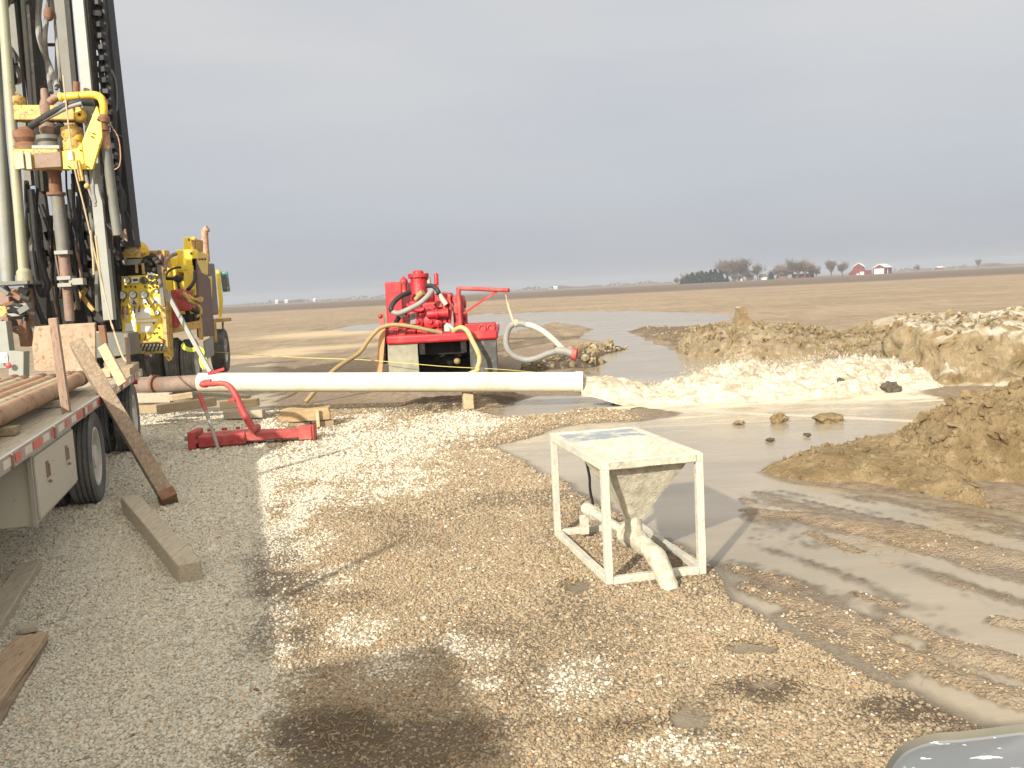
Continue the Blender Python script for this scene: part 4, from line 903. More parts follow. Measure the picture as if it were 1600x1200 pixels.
# ------------------------------------------------------------------ lid in the lower right corner
zl = .52
P = [G(1375,1215,zl), G(1392,1185,zl), G(1412,1166,zl), G(1450,1152,zl), G(1500,1147,zl), G(1700,1140,zl), G(1800,1300,zl), G(1330,1300,zl)]
mb = MB(); c = Vector((sum(p.x for p in P)/8, sum(p.y for p in P)/8, zl)); Q = smooth_path(P+[P[0]], 4)
root = thing('storage_bin', 'grey lidded bin with rounded corners and white spatter in the lower right corner', 'storage bin', (c.x,c.y,0))
def ringp(k, z): return [c+(p-c)*k+V(0,0,z-zl) for p in Q]
mb = MB(); rs = []
for k, z in ((.93,zl-.02),(1.0,zl-.015),(1.0,zl+.0),(.975,zl+.012),(.95,zl+.004),(.93,zl-.012),(.90,zl-.016),(.0,zl-.01)): rs.append([mb.b.verts.new(p) for p in ringp(k,z)])
for a_, b_ in zip(rs[:6], rs[1:6]):
    for i in range(len(a_)-1): mb.b.faces.new((a_[i],a_[i+1],b_[i+1],b_[i]))
for v_ in rs[6]+rs[7]: mb.b.verts.remove(v_)
mb.build('rim', 'dusty_rim', root, world=True)
mb = MB(); rs = []
for k, z in ((.93,zl-.012),(.90,zl-.018),(.0,zl-.012)): rs.append([mb.b.verts.new(p) for p in ringp(k,z)])
for a_, b_ in zip(rs[:-1], rs[1:]):
    for i in range(len(a_)-1): mb.b.faces.new((a_[i],a_[i+1],b_[i+1],b_[i]))
mb.build('lid', 'lid_metal', root, world=True)
mb = MB(); rs = []
for k, z in ((.92,zl-.02),(.86,.0)): rs.append([mb.b.verts.new(p) for p in ringp(k,z)])
for i in range(len(rs[0])-1): mb.b.faces.new((rs[0][i],rs[0][i+1],rs[1][i+1],rs[1][i]))
mb.build('tub', 'flap_dark', root, world=True)
# ------------------------------------------------------------------ drill rig
rig = thing('drill_rig', 'yellow truck-mounted drill rig with a tall grey mast and a panel of gauges', 'drill rig', (-8.6,17,0))
def prt(mb, name, mat, parent=rig, **k): return mb.build(name, mat, parent, world=True, **k)
def ext(p, q, z):
    """run the line p-q on upwards to height z"""
    p, q = Vector(p), Vector(q); d = q-p; return p+d*((z-p.z)/d.z)
TZ = 10.5
def col(name, mat, x0, y0, x1, y1, w, D, h=None, round_=False, fn=U):
    """mast member from its low end (x0,y0) through (x1,y1) and on up"""
    a, b = fn(x0, y0, D), fn(x1, y1, D); t = ext(a, b, TZ); t.x = t.x; mb = MB()
    if round_: mb.cyl(a, t, w/2, seg=18)
    else: mb.beam(a, t, w, h or w, (0,1,0))
    return prt(mb, name, mat, bevel=0 if round_ else .006)
col('feed_cylinder', 'cream_pole', 38, 440, 4, 0, .17, 16.4, round_=True)
col('guide_tube', 'mast_light', 13, 440, -8, 110, .22, 16.5, round_=True)
col('guide_tube', 'mast_grey', 26, 430, 8, 250, .10, 16.6, round_=True)
mb = MB(); c = U(38,428,16.4); mb.lathe(c-V(0,0,.18), (0,0,1), [(.085,0),(.13,0),(.13,.22),(.085,.28)], 18); prt(mb, 'cylinder_gland', 'cream_pole')
mb = MB(); c = U(22,443,16.5); mb.box(c, (.75,.5,.07)); prt(mb, 'foot_plate', 'mast_grey', bevel=.01)
mb = MB(); mb.box(c-V(.02,0,.45), (.55,.35,.70)); mb.rough(.03,5,3,4); prt(mb, 'foot_block', 'brown_steel', bevel=.01)
for k in range(26):
    mb = MB(); p = U(random.uniform(0,48), random.uniform(458,520), random.uniform(15.9,16.2)); mb.beam(p, p+V(random.uniform(-.2,.2),0,random.uniform(-.14,.14)), random.uniform(.04,.12)); prt(mb, 'foot_fitting', random.choice(['brown_steel','frame_black','mast_grey','rust','mast_dark']), bevel=.006)
mb = MB(); mb.box(Z3(170,375,18.5), (.75,.3,.32)); mb.cyl(Z3(110,360,18.4), Z3(240,352,18.4), .09); prt(mb, 'gap_filler', 'mast_dark', bevel=.02)  # dark block added to close the bright sky gap above the panel
for (x, y, w, h, m_) in ((6,470,.30,.14,'brown_steel'),(30,478,.35,.10,'mast_light'),(22,492,.62,.06,'mast_light'),(40,520,.16,.5,'rust'),(28,503,.3,.12,'mast_dark'),(10,486,.14,.2,'yellow_worn')):
    mb = MB(); mb.box(U(x,y,16.15), (w,.2,h)); mb.rough(.02,6,x,3); prt(mb, 'foot_fitting', m_, bevel=.01)
col('mast_beam', 'mast_grey', 47, 290, 19, 0, .13, 17.3)
col('mast_beam', 'mast_dark', 78, 300, 42, -10, .30, 17.5)
col('mast_beam', 'mast_grey', 60, 300, 36, 0, .07, 17.2)
col('mast_beam', 'mast_grey', 128, 300, 97, 0, .25, 17.1, .12)
col('mast_beam', 'mast_dark', 133, 300, 106, 0, .10, 17.05, .1)
col('mast_beam', 'mast_light', 172, 500, 124, 0, .19, 16.6, .14)
col('mast_beam', 'mast_dark', 178, 480, 137, 0, .07, 16.7, .2)
col('mast_edge', 'hose_black', 207, 385, 164, 0, .20, 17.3, .3)
for x0, x1, w in ((186,147,.10),(196,154,.12),(190,160,.10)):
    mb = MB(); a, b = U(x0-4,330,16.9), U(x1,0,16.9); P = [a]
    t = ext(a, b, TZ); n = 26
    for k in range(1, n+1): P.append(a+(t-a)*(k/n)+V(random.uniform(-.03,.03),random.uniform(-.03,.03),0))
    mb.tube(P, w/2, 10, 3); prt(mb, 'hose', 'hose_black')
mb = MB(); a, b = U(184,330,16.8), U(150,0,16.8); t = ext(a, b, TZ)
for k in range(34): p = a+(t-a)*(k/34); mb.box(p, (.15,.12,.10), rz=random.uniform(-.3,.3))
mb.rough(.012, 8, 2, 1); prt(mb, 'hose_chain', 'hose_black', bevel=.01)
for px in (10,55,110,150):                          # rungs and lacing across the mast
    pass
for y in (70,): mb = MB(); mb.beam(U(30,y,17.4), U(88,y,17.4), .05); prt(mb, 'cross_bar', 'mast_dark')
for z in (8.8, 10.3): mb = MB(); mb.box((-9.55,17.4,z), (2.1,.1,.12)); prt(mb, 'cross_bar', 'mast_grey')
mb = MB(); mb.box((-9.5,17.2,10.6),(2.3,.9,.3)); prt(mb, 'crown_block', 'yellow_paint', bevel=.02)
for P, r, m_ in (([(66,-30),(60,20),(62,60),(76,100),(90,135)],.055,'hose_grey'),([(78,-20),(74,20),(70,60),(74,100),(80,145)],.045,'hose_grey'),([(74,-30),(86,30),(92,90),(98,148)],.04,'hose_grey'),([(84,-30),(88,60),(88,140)],.03,'mast_grey'),
        ([(8,-20),(10,60),(20,110),(24,140)],.05,'hose_black'),([(28,-20),(12,40),(26,100)],.03,'hose_black')):
    mb = MB(); mb.tube([U(x,y,17.1+.3*(i%2)) for i,(x,y) in enumerate(P)], r, 10, 6); prt(mb, 'hose', m_)
mb = MB(); mb.sphere(U(76,22,17), .09, (1,1,1.4)); prt(mb, 'hose_clamp', 'rust')
# rotary head
mb = MB(); mb.beam(U(27,178,16.5), U(122,178,16.5), .26, .30, (0,1,0)); mb.beam(U(25,150,16.5), U(28,190,16.5), .16); mb.beam(U(122,180,16.4), U(131,180,16.4), .25, .22, (0,1,0)); head = prt(mb, 'head_crosshead', 'yellow_worn', bevel=.02)
mb = MB(); mb.lathe(U(124,179,16.22), (0,1,0), [(.03,0),(.09,0),(.09,.1),(.03,.1)], 16); prt(mb, 'hook_eye', 'yellow_paint')
mb = MB(); mb.beam(U(30,250,16.4), U(100,250,16.4), .32, .45, (0,1,0)); prt(mb, 'gearbox', 'yellow_worn', bevel=.02)
mb = MB(); mb.box(U(34,250,16.1), (.08,.03,.30)); mb.box(U(27,251,16.1),(.10,.03,.30)); mb.box(U(45,251,16.1),(.10,.03,.30)); prt(mb, 'gearbox_cover', 'cream_pole', bevel=.006)
mb = MB(); mb.box(U(75,250,16.12), (.46,.03,.26)); prt(mb, 'gearbox_plate', 'brown_steel', bevel=.006)
P = [(565,620),(592,700),(597,800),(540,992),(370,990),(365,885),(450,870),(480,830)]
mb = MB(); mb.prism([Z1(x,y,16.10) for x,y in P], (0,.07,0)); prt(mb, 'head_bracket', 'yellow_bright', bevel=.008)
mb = MB(); mb.box(Z1(415,910,16.07), (.09,.012,.16)); prt(mb, 'name_plate', 'white_plate')
mb = MB()
for x, y in ((400,975),(510,975),(580,850),(570,700),(545,780),(538,800),(470,880)): mb.cyl(Z1(x,y,16.11), Z1(x,y,16.05), .016, seg=8)
prt(mb, 'bracket_bolt', 'rust')
mb = MB(); mb.tube([Z1(352,570,16.2), Z1(400,566,16.2), Z1(470,560,16.2), Z1(540,556,16.2), Z1(588,572,16.2), Z1(606,620,16.2), Z1(603,700,16.2)], .068, 16, 6); mb.lathe(Z1(350,570,16.2), (1,0,0), [(.05,0),(.08,0),(.08,.06),(.05,.06)], 16); mb.beam(Z1(383,575,16.2), Z1(386,612,16.2), .05); prt(mb, 'gooseneck_pipe', 'yellow_paint')
mb = MB(); mb.lathe(Z1(608,765,16.2), (Z1(603,690,16.2)-Z1(608,765,16.2)), [(.06,0),(.10,0),(.10,.05),(.075,.06),(.075,.12),(.11,.14),(.115,.22),(.08,.27)], 18); prt(mb, 'pipe_union', 'rust')
mb = MB(); mb.tube([Z1(608,765,16.25), Z1(625,870,16.3)], .085, 16); prt(mb, 'riser_pipe', 'exhaust_tan')
mb = MB(); mb.tube([Z1(625,870,16.3), Z1(640,1000,16.35), Z1(665,1200,16.4), Z2(690,330,16.4)], .085, 14, 4); prt(mb, 'rubber_hose', 'mast_grey')
mb = MB(); mb.tube([Z1(180,740,16.2), Z1(260,690,16.1), Z1(360,635,16.0), Z1(450,600,16.0), Z1(550,602,16.1)], .065, 12, 6); prt(mb, 'hose', 'hose_black')
mb = MB(); mb.tube([Z1(200,730,16.15), Z1(300,680,16.05), Z1(400,630,15.95), Z1(480,605,15.95)], .035, 12, 6); prt(mb, 'hose', 'hose_grey')
for x, y, r, h, m_ in ((425,810,.17,.5,'yellow_worn'),(450,830,.12,.30,'yellow_paint'),(160,830,.22,.5,'rust'),(290,790,.15,.5,'brown_steel'),(290,830,.20,.28,'mast_grey'),(100,620,.14,.4,'yellow_worn'),(360,800,.1,.5,'mast_dark'),(230,790,.12,.6,'mast_dark')):
    mb = MB(); c = Z1(x,y,16.5); mb.lathe(c-V(0,0,h/2), (0,0,1), [(r*.8,0),(r,.03),(r,h*.4),(r*.85,h*.45),(r*1.1,h*.6),(r*1.1,h*.85),(r*.7,h*.9),(r*.5,h)], 18); prt(mb, 'head_motor', m_)
mb = MB(); mb.beam(Z1(190,862,16.2), Z1(350,862,16.2), .06, .05, (0,1,0)); prt(mb, 'cover_strip', 'mast_light')
mb = MB(); mb.lathe(Z1(270,640,16.4), (0,.0,1), [(.10,-.1),(.11,.05),(.07,.18),(.06,.34),(.04,.36)], 14); mb.tube([Z1(290,600,16.4),Z1(330,570,16.4),Z1(345,572,16.4)],.07,12,3); prt(mb, 'swivel', 'brown_steel')
mb = MB(); mb.cyl(Z1(448,545,16.35), Z1(448,480,16.35), .055); prt(mb, 'stub', 'rust')
mb = MB(); mb.beam(Z1(455,940,16.0), Z1(480,1060,16.0), .07, .06, (0,1,0)); mb.sphere(Z1(510,1090,16.0), .05); prt(mb, 'hook', 'yellow_worn')
mb = MB(); mb.tube([Z1(370,440,15.9), Z1(405,760,15.9), Z1(440,1000,15.9), Z1(490,1200,15.9), Z2(560,450,15.9), Z2(620,700,15.85), Z2(655,860,15.8)], .014, 6, 4); prt(mb, 'winch_rope', 'rope_tan')
mb = MB(); mb.tube([Z2(530,300,15.9), Z2(545,450,15.9), Z2(550,560,15.9)], .02, 6, 4); mb.tube([Z2(560,330,15.9), Z2(575,450,15.9), Z2(590,560,15.9), Z2(612,680,15.9)], .02, 6, 4); prt(mb, 'chain', 'rope_tan')
mb = MB(); mb.tube([Z2(655,850,15.7), Z2(690,960,15.3), Z2(720,1040,14.8), Z2(740,1070,14.6)], .016, 6, 4); prt(mb, 'rope', 'rope_tan')
for P, r, m_ in (([(632,710),(690,800),(706,900),(700,970),(672,995)],.011,'exhaust_tan'),([(655,410),(680,470),(690,560),(688,650)],.018,'hose_black'),([(690,790),(718,800)],.006,'hose_black'),([(560,980),(545,1100),(560,1190)],.03,'hose_grey'),([(598,960),(600,1100),(610,1200)],.03,'hose_black'),([(500,1000),(520,1100),(560,1210)],.03,'hose_grey')):
    mb = MB(); mb.tube([Z1(x,y,16.3) for x,y in P], r, 8, 5); prt(mb, 'hose', m_)
for P, r, D_, m_ in (([(570,150),(580,200),(640,280),(690,310),(720,280),(715,200),(705,60)],.03,16.6,'hose_black'),([(590,100),(600,220),(660,300),(700,290)],.025,16.6,'hose_black'),([(740,190),(770,260),(790,370)],.018,17,'hose_black'),([(730,130),(750,260),(765,380)],.03,17.2,'hose_black'),
        ([(205,200),(225,400),(260,560),(280,620),(250,680),(215,600),(190,420)],.06,16.8,'hose_black'),([(180,60),(210,300),(240,420),(262,520)],.07,16.9,'mast_dark'),([(240,150),(300,330),(330,520),(350,700)],.05,17,'hose_black'),([(165,560),(200,700),(240,800),(260,850)],.05,16.7,'hose_black'),([(460,100),(470,300),(500,500)],.05,17,'hose_black'),([(640,330),(650,400),(690,440)],.05,17,'hose_black')):
    mb = MB(); mb.tube([Z2(x,y,D_) for x,y in P], r, 9, 6); prt(mb, 'hose', m_)
# drill string below the head
mb = MB(); mb.lathe(Z2(330,95,16.6), (Z2(320,-10,16.6)-Z2(330,95,16.6)), [(.10,0),(.16,.0),(.16,.05),(.11,.06),(.11,.40),(.13,.42),(.13,.6)], 18); prt(mb, 'spindle', 'rust')
mb = MB(); mb.tube([Z2(335,95,16.6), Z2(355,250,16.6), Z2(372,430,16.6)], .115, 18); prt(mb, 'drill_string', 'mast_grey')
mb = MB(); mb.tube([Z2(372,430,16.6), Z2(388,570,16.6)], .10, 18); mb.tube([Z2(390,590,16.6), Z2(410,830,16.6)], .085, 18); prt(mb, 'drill_string', 'brown_steel')
mb = MB()
for x, y in ((372,430),(388,580),(392,620)): mb.box(Z2(x,y,16.5), (.25,.2,.07))
mb.box(Z2(455,600,16.5), (.26,.15,.12)); prt(mb, 'drill_collar', 'mast_light', bevel=.006)
# works behind the drill string, coloured near-black for the deep mast shade
for P, m_ in (([(120,360),(300,330),(420,400),(690,260),(700,600),(690,900),(180,860)],'black'),):
    mb = MB(); mb.prism([Z2(x,y,17.9) for x,y in P], (0,.4,0)); prt(mb, 'mast_base', 'frame_black')
random.seed(12)
for x0, y0, x1, y1, w, m_ in ((150,0,200,340,.10,'mast_grey'),(185,200,215,350,.16,'mast_dark'),(240,40,345,860,.14,'mast_dark'),(300,300,390,870,.10,'mast_grey'),(410,60,430,420,.10,'mast_dark'),(380,150,540,860,.09,'mast_dark'),(470,-20,590,850,.16,'mast_dark'),(430,250,480,250,.18,'mast_dark'),(280,305,300,360,.14,'brown_steel'),(490,300,500,360,.16,'brown_steel'),
        (200,430,560,450,.14,'mast_dark'),(280,480,550,500,.16,'frame_black'),(400,560,620,560,.09,'mast_grey'),(540,600,600,840,.22,'mast_dark'),(640,300,690,480,.2,'frame_black'),(160,340,170,850,.12,'frame_black'),(640,470,700,880,.10,'mast_dark'),(200,250,200,350,.22,'mast_dark')):
    mb = MB(); mb.beam(Z2(x0,y0,17.5), Z2(x1,y1,17.5), w, w*.8, (0,1,0)); prt(mb, 'mast_member', m_, bevel=.006)
for k in range(22):
    x_ = random.uniform(150,620); y_ = random.uniform(-60,380); P = [(x_,y_)]
    for j in range(4): P.append((P[-1][0]+random.uniform(-5,28), P[-1][1]+random.uniform(70,140)))
    P = [p for p in P if p[1] < 850 and p[0] < 690]
    if len(P) > 2: mb = MB(); mb.tube([Z2(x,y,16.9+random.uniform(-.15,.3)) for x,y in P], random.choice([.018,.03,.045]), 8, 5); prt(mb, 'hose', random.choice(['hose_black','hose_black','frame_black','mast_grey','brown_steel']))
mb = MB(); mb.beam(Z2(430,760,17.2), Z2(505,640,17.2), .07, .06, (0,1,0)); mb.beam(Z2(450,650,17.25), Z2(550,770,17.25), .07, .06, (0,1,0)); prt(mb, 'cross_brace', 'yellow_worn')
mb = MB(); mb.prism([Z2(680,320,16.9), Z2(735,290,16.9), Z2(745,365,16.9)], (0,.03,0)); prt(mb, 'gusset', 'plate_tan')
mb = MB(); mb.beam(U(12,575,15.8), U(3,502,15.8), .24, .18, (0,1,0)); prt(mb, 'jack_leg', 'mast_light', bevel=.01)
mb = MB(); mb.beam(U(30,600,15.6), U(30,548,15.6), .26, .2, (0,1,0)); prt(mb, 'jack_post', 'mast_light', bevel=.01)
mb = MB(); mb.box(U(0,540,16.4), (.34,.3,.5)); prt(mb, 'side_cabinet', 'yellow_paint', bevel=.02)
mb = MB(); mb.box(U(3,559,15.6), (.20,.02,.18)); pl_ = prt(mb, 'number_plate', 'white_plate', bevel=.003)
cu = bpy.data.curves.new('plate_number', 'FONT'); cu.body = '12'; cu.size = .10; cu.extrude = .002; cu.align_x = 'CENTER'; cu.align_y = 'CENTER'
to = bpy.data.objects.new('plate_number', cu); COL.objects.link(to); me_ = bpy.data.meshes.new_from_object(to); bpy.data.objects.remove(to)
to = bpy.data.objects.new('plate_number', me_); COL.objects.link(to); me_.materials.clear(); me_.materials.append(MATS['frame_black']); to.parent = pl_
to.matrix_parent_inverse = Matrix.Identity(4); to.location = wm(pl_).inverted() @ (U(6,559,15.6)+V(.0,-.013,0)); to.rotation_euler = (math.pi/2,0,0)
mb = MB(); mb.sphere(U(13,571,15.4), .055, (1,.6,1)); prt(mb, 'marker_lamp', 'reflect_red')
mb = MB(); mb.prism([U(150,560,16.9), U(205,555,17.0), U(200,520,17.0), U(150,520,16.9)], (0,.5,0)); prt(mb, 'rear_bumper', 'mast_grey', bevel=.02)
mb = MB(); mb.beam(U(166,555,15.4), U(159,508,15.4), .10, .07, (0,1,0)); prt(mb, 'upright', 'rust')
# gauge panel
D = 18.0
TL, TR_, BR, BL = Z3(100,425,D), Z3(402,408,D), Z3(455,975,D), Z3(160,985,D)
mb = MB(); mb.prism([TL, TR_, BR, BL], (-.02,.30,0)); pan = prt(mb, 'gauge_panel', 'yellow_bright', bevel=.012)
mb = MB(); mb.beam(Z3(425,350,D+.05), Z3(470,1000,D+.05), .10, .14, (0,1,0)); mb.beam(Z3(470,1000,D), Z3(492,1030,D), .08); prt(mb, 'panel_side', 'yellow_worn', bevel=.01)
mb = MB(); mb.beam(Z3(410,340,D), Z3(445,640,D), .07, .1, (0,1,0)); prt(mb, 'panel_post', 'mast_grey')
def onp(x, y, off=.0): v = Z3(x, y, D-off); return v
for x, y, r, fa in ((125,455,15,0),(183,452,25,1),(303,452,25,0),(347,430,15,0),(385,430,15,0),(350,470,15,0),(388,467,15,0),(150,560,31,1),(225,555,28,1),(306,555,28,1),(397,530,14,1),(397,685,19,1)):
    rr_ = r/4.617/1400*D; c = onp(x,y,.0)
    mb = MB(); mb.lathe(c, (0,-1,0), [(rr_,0),(rr_,.05),(rr_*.9,.06),(rr_*.86,.045)], 24); gz = prt(mb, 'gauge', 'mast_grey' if fa else 'gauge_dark', pan)
    mb = MB(); mb.lathe(c, (0,-1,0), [(rr_*.87,.046),(0,.046)], 24); mb.build('gauge_dial', 'gauge_face' if fa else 'gauge_dark', pan, world=True)
    mb = MB(); mb.box(c+V(rr_*.2,-.05,rr_*.2), (rr_*.9,.004,.006), ry=-.8); mb.build('needle', 'black', pan, world=True)
mb = MB(); mb.box(onp(238,450,.03), (.14,.05,.12)); mb.build('meter_box', 'white_plate', pan, world=True, bevel=.005)
mb = MB(); mb.box(onp(238,450,.058), (.10,.006,.05)); mb.build('meter_screen', 'gauge_dark', pan, world=True)
mb = MB()
for x, y, w, h in ((292,692,.32,.20),(172,690,.05,.22),(228,690,.06,.20),(320,795,.26,.17),(200,790,.20,.16),(300,745,.52,.05),(225,610,.16,.13),(310,605,.14,.13),(385,600,.14,.13)): mb.box(onp(x,y,.006), (w,.01,h))
mb.build('instruction_plate', 'white_plate', pan, world=True)
mb = MB(); random.seed(8)
for x, y in ((170,500),(205,497),(238,500),(308,498),(365,498),(390,500),(340,505),(405,795),(390,830),(410,860),(370,760),(370,835),(225,620),(310,620)): mb.sphere(onp(x,y,.02), .022)
for x, y, dx, dy in ((232,640,0,50),(262,680,8,-50),(150,640,-10,60),(178,700,0,-60),(385,600,-40,50),(320,590,15,30),(225,600,18,25),(270,880,0,-40),(305,880,8,-40),(405,865,20,10),(150,605,10,-20),(150,680,0,50)): mb.beam(onp(x,y,.05), onp(x+dx,y+dy,.12), .026)
mb.build('control_lever', 'rust', pan, world=True)
mb = MB(); mb.beam(onp(205,940,.04), onp(445,935,.04), .12, .2, (0,1,0)); prt(mb, 'valve_bank', 'black')
mb = MB()
for k in range(9): mb.beam(onp(222+k*27,955,.16), onp(236+k*27,925,.22), .03); mb.sphere(onp(238+k*27,922,.22), .025)
prt(mb, 'valve_lever', 'steel')
mb = MB(); mb.beam(onp(205,902,.05), onp(440,895,.05), .05, .06, (0,1,0)); prt(mb, 'panel_lip', 'yellow_worn')
mb = MB(); mb.sphere(onp(330,978,.1), .07, (1.2,1,.6)); prt(mb, 'amber_cap', 'exhaust_tan')
mb = MB(); mb.box(onp(180,920,.03), (.16,.12,.28)); mb.box(onp(195,850,.03), (.14,.12,.16)); prt(mb, 'junction_box', 'mast_grey', bevel=.01)
# winch, tank and pipework above the panel
mb = MB(); c = Z3(213,325,D+.1); mb.lathe(c, (0,0,1), [(.19,-.05),(.21,0),(.21,.06),(.12,.08),(.12,.30),(.20,.32),(.20,.42),(.14,.46)], 20); prt(mb, 'winch_drum', 'mast_light')
mb = MB(); mb.box(Z3(210,270,D-.05), (.28,.25,.12)); mb.box(Z3(212,240,D-.05), (.22,.2,.05)); mb.beam(Z3(250,400,D), Z3(245,340,D),.05); mb.beam(Z3(300,410,D),Z3(290,330,D),.05); prt(mb, 'winch_frame', 'yellow_worn', bevel=.01)
mb = MB(); mb.sphere(Z3(278,250,D+.3), .16, (1,1,1.35)); prt(mb, 'air_tank', 'yellow_paint')
mb = MB()
for P in ([(280,340),(330,330),(380,345),(420,330)],[(300,300),(350,290),(400,300)],[(330,390),(370,350),(420,360)],[(290,380),(340,370),(400,395)],[(345,290),(365,270),(380,300)]): mb.tube([Z3(x,y,D+.2) for x,y in P], .05, 8, 4)
for x, y in ((310,320),(345,340),(380,305),(400,325),(330,375),(375,380)): mb.sphere(Z3(x,y,D+.1), .075, (1,1,.8))
prt(mb, 'manifold', 'mast_dark')
mb = MB(); mb.cyl(Z3(360,305,D+.3), Z3(435,300,D+.3), .10); mb.tube([Z3(450,380,D),Z3(460,310,D+.2),Z3(500,275,D+1),Z3(530,262,D+1.5)],.04,10,4); prt(mb, 'manifold_pipe', 'brown_steel')
mb = MB(); mb.box(Z3(410,300,D+.6), (.35,.3,.35)); prt(mb, 'pump_housing', 'yellow_worn', bevel=.02)
# engine house, seen end on and along its right side
def slab(x0, y0, x1, y1, D0, L_): return ([Z3(x0,y0,D0), Z3(x1,y0,D0), Z3(x1,y1,D0), Z3(x0,y1,D0)], (-.21*L_, L_, 0))
def yb(x0, y0, x1, y1, D0, D1): a = Z3(x0,y0,D0); b = Z3(x1,y1,D0); return ((a+b)/2+V(0,(D1-D0)/2,0), (abs(b.x-a.x), D1-D0, abs(a.z-b.z)))
for (x0,y0,x1,y1,D0,D1,m_,nm) in ((585,138,668,240,20.2,21.6,'yellow_bright','air_box'),(530,230,684,400,20.0,22,'yellow_bright','engine_cover'),(452,285,560,430,20.1,22,'yellow_bright','engine_cover'),(455,400,690,760,20.3,23,'yellow_bright','engine_side')):
    c, d = slab(x0,y0,x1,y1,D0,D1-D0); mb = MB(); mb.prism(c, d); prt(mb, nm, m_, bevel=.03)
mb = MB()
for k in range(5): mb.box(Z3(684,170+k*17,20.3), (.10,.5,.05))
prt(mb, 'louvre', 'yellow_worn')
mb = MB()
for x, y in ((640,258),(700,300),(720,300),(740,300),(625,160)): mb.sphere(Z3(x,y,19.98), .028)
prt(mb, 'cover_bolt', 'rust')
mb = MB(); mb.cyl(Z3(620,350,19.8), Z3(628,520,19.8), .10); mb.cyl(Z3(612,345,19.8),Z3(612,375,19.8),.13); prt(mb, 'filter_canister', 'yellow_bright')
mb = MB(); mb.beam(Z3(480,300,19.9), Z3(500,540,19.9), .08); mb.beam(Z3(655,380,19.9),Z3(668,560,19.9),.05); prt(mb, 'frame_post', 'yellow_bright')
mb = MB(); mb.tube([Z3(450,430,19), Z3(480,385,19.4), Z3(540,360,19.7), Z3(600,362,19.8)], .025, 8, 5); mb.tube([Z3(668,390,19.7),Z3(665,450,19.6),Z3(640,495,19.5),Z3(610,525,19.5)], .04, 8, 5); mb.tube([Z3(455,440,19.2),Z3(520,440,19.2),Z3(580,435,19.2)],.035,8,3); mb.sphere(Z3(545,440,19.2),.09); mb.tube([Z3(545,450,19.2),Z3(550,500,19.2),Z3(580,560,19.2)],.03,8,3); prt(mb, 'engine_hose', 'hose_black')
mb = MB(); mb.box(Z3(585,600,19.3), (.30,.4,.42)); mb.box(Z3(505,700,19.2), (.26,.3,.55)); mb.cyl(Z3(520,520,19.3), Z3(530,600,19.3), .08); mb.sphere(Z3(570,560,19.2), .14); mb.rough(.02,4,2,2); prt(mb, 'mud_pump', 'red_faded', bevel=.02)
mb = MB(); mb.tube([Z3(580,545,19.1),Z3(610,570,19.1),Z3(640,610,19.1)],.05,8,4); mb.tube([Z3(620,560,19.1),Z3(660,590,19.1),Z3(715,590,19.1)],.035,8,4); mb.lathe(Z3(710,590,19.0),(0,-1,0),[(0,0),(.06,0),(.06,.05),(0,.05)],12); mb.tube([Z3(640,610,19.1),Z3(700,640,19.1),Z3(712,690,19.1),Z3(680,715,19.1)],.03,8,4); prt(mb, 'pump_pipe', 'yellow_worn')
mb = MB()
for P in ([(460,760),(480,700),(530,730)],[(600,640),(620,700),(640,740)],[(640,660),(700,700),(690,760)],[(560,700),(600,740),(640,700)]): mb.tube([Z3(x,y,19.4) for x,y in P], .05, 8, 3)
mb.box(Z3(560,740,19.8),(.8,.4,.25)); prt(mb, 'drive_parts', 'mast_dark')
mb = MB(); mb.beam(Z3(498,805,19.2), Z3(708,770,19.4), .17, .12, (0,1,0)); mb.beam(Z3(700,690,19.4), Z3(712,880,19.4), .08, .08, (0,1,0)); mb.beam(Z3(480,600,19.0),Z3(498,1010,19.0),.07,.1,(0,1,0)); prt(mb, 'sub_frame', 'yellow_worn', bevel=.01)
P = [Z3(682,290,20.0), Z3(768,320,22.6), Z3(812,850,22.6), Z3(722,862,20.0)]
mb = MB(); mb.prism(P, (-.12,0,0)); prt(mb, 'side_panel', 'engine_brown', bevel=.01)
mb = MB(); mb.prism([Z3(760,330,22.7), Z3(808,330,24), Z3(840,700,24), Z3(790,700,22.7)], (-.5,0,0)); prt(mb, 'muffler_shield', 'muffler_grey', bevel=.03)
mb = MB(); mb.tube([Z3(752,318,22.6), Z3(742,200,22.6), Z3(738,120,22.6), Z3(742,92,22.6), Z3(762,78,22.6)], [.085,.085,.085,.08,.085], 14, 4); prt(mb, 'exhaust_stack', 'exhaust_tan')
mb = MB(); mb.tube([Z3(832,378,24.5), Z3(848,545,24.5), Z3(855,600,24.5), Z3(848,720,24.5)], [.05,.06,.06,.04], 10, 3); prt(mb, 'mirror_post', 'yellow_bright')
c = Z3(886,462,24.6); mb = MB(); mb.box(c, (.20,.09,.55), ry=-.05); mr = prt(mb, 'side_mirror', 'mirror_green', bevel=.03)
mb = MB(); mb.box(c+V(.01,-.05,0), (.13,.012,.42), ry=-.05); prt(mb, 'mirror_glass', 'mirror_glass', mr)
mb = MB(); mb.box(Z3(905,515,24.5), (.03,.03,.12)); mb.beam(Z3(845,470,24.6), Z3(870,440,24.6), .02); mb.box(Z3(838,740,24), (.45,.8,.09)); mb.beam(Z3(800,730,23), Z3(810,900,23), .15, .1); mb.beam(Z3(868,740,24.2),Z3(870,830,24.2),.05); prt(mb, 'fender_frame', 'yellow_worn', bevel=.01)
mb = MB(); mb.prism([Z3(735,890,20.5), Z3(800,855,21.5), Z3(808,990,21.5), Z3(750,1025,20.5)], (-.03,0,0)); prt(mb, 'mud_guard', 'mast_light', bevel=.005)
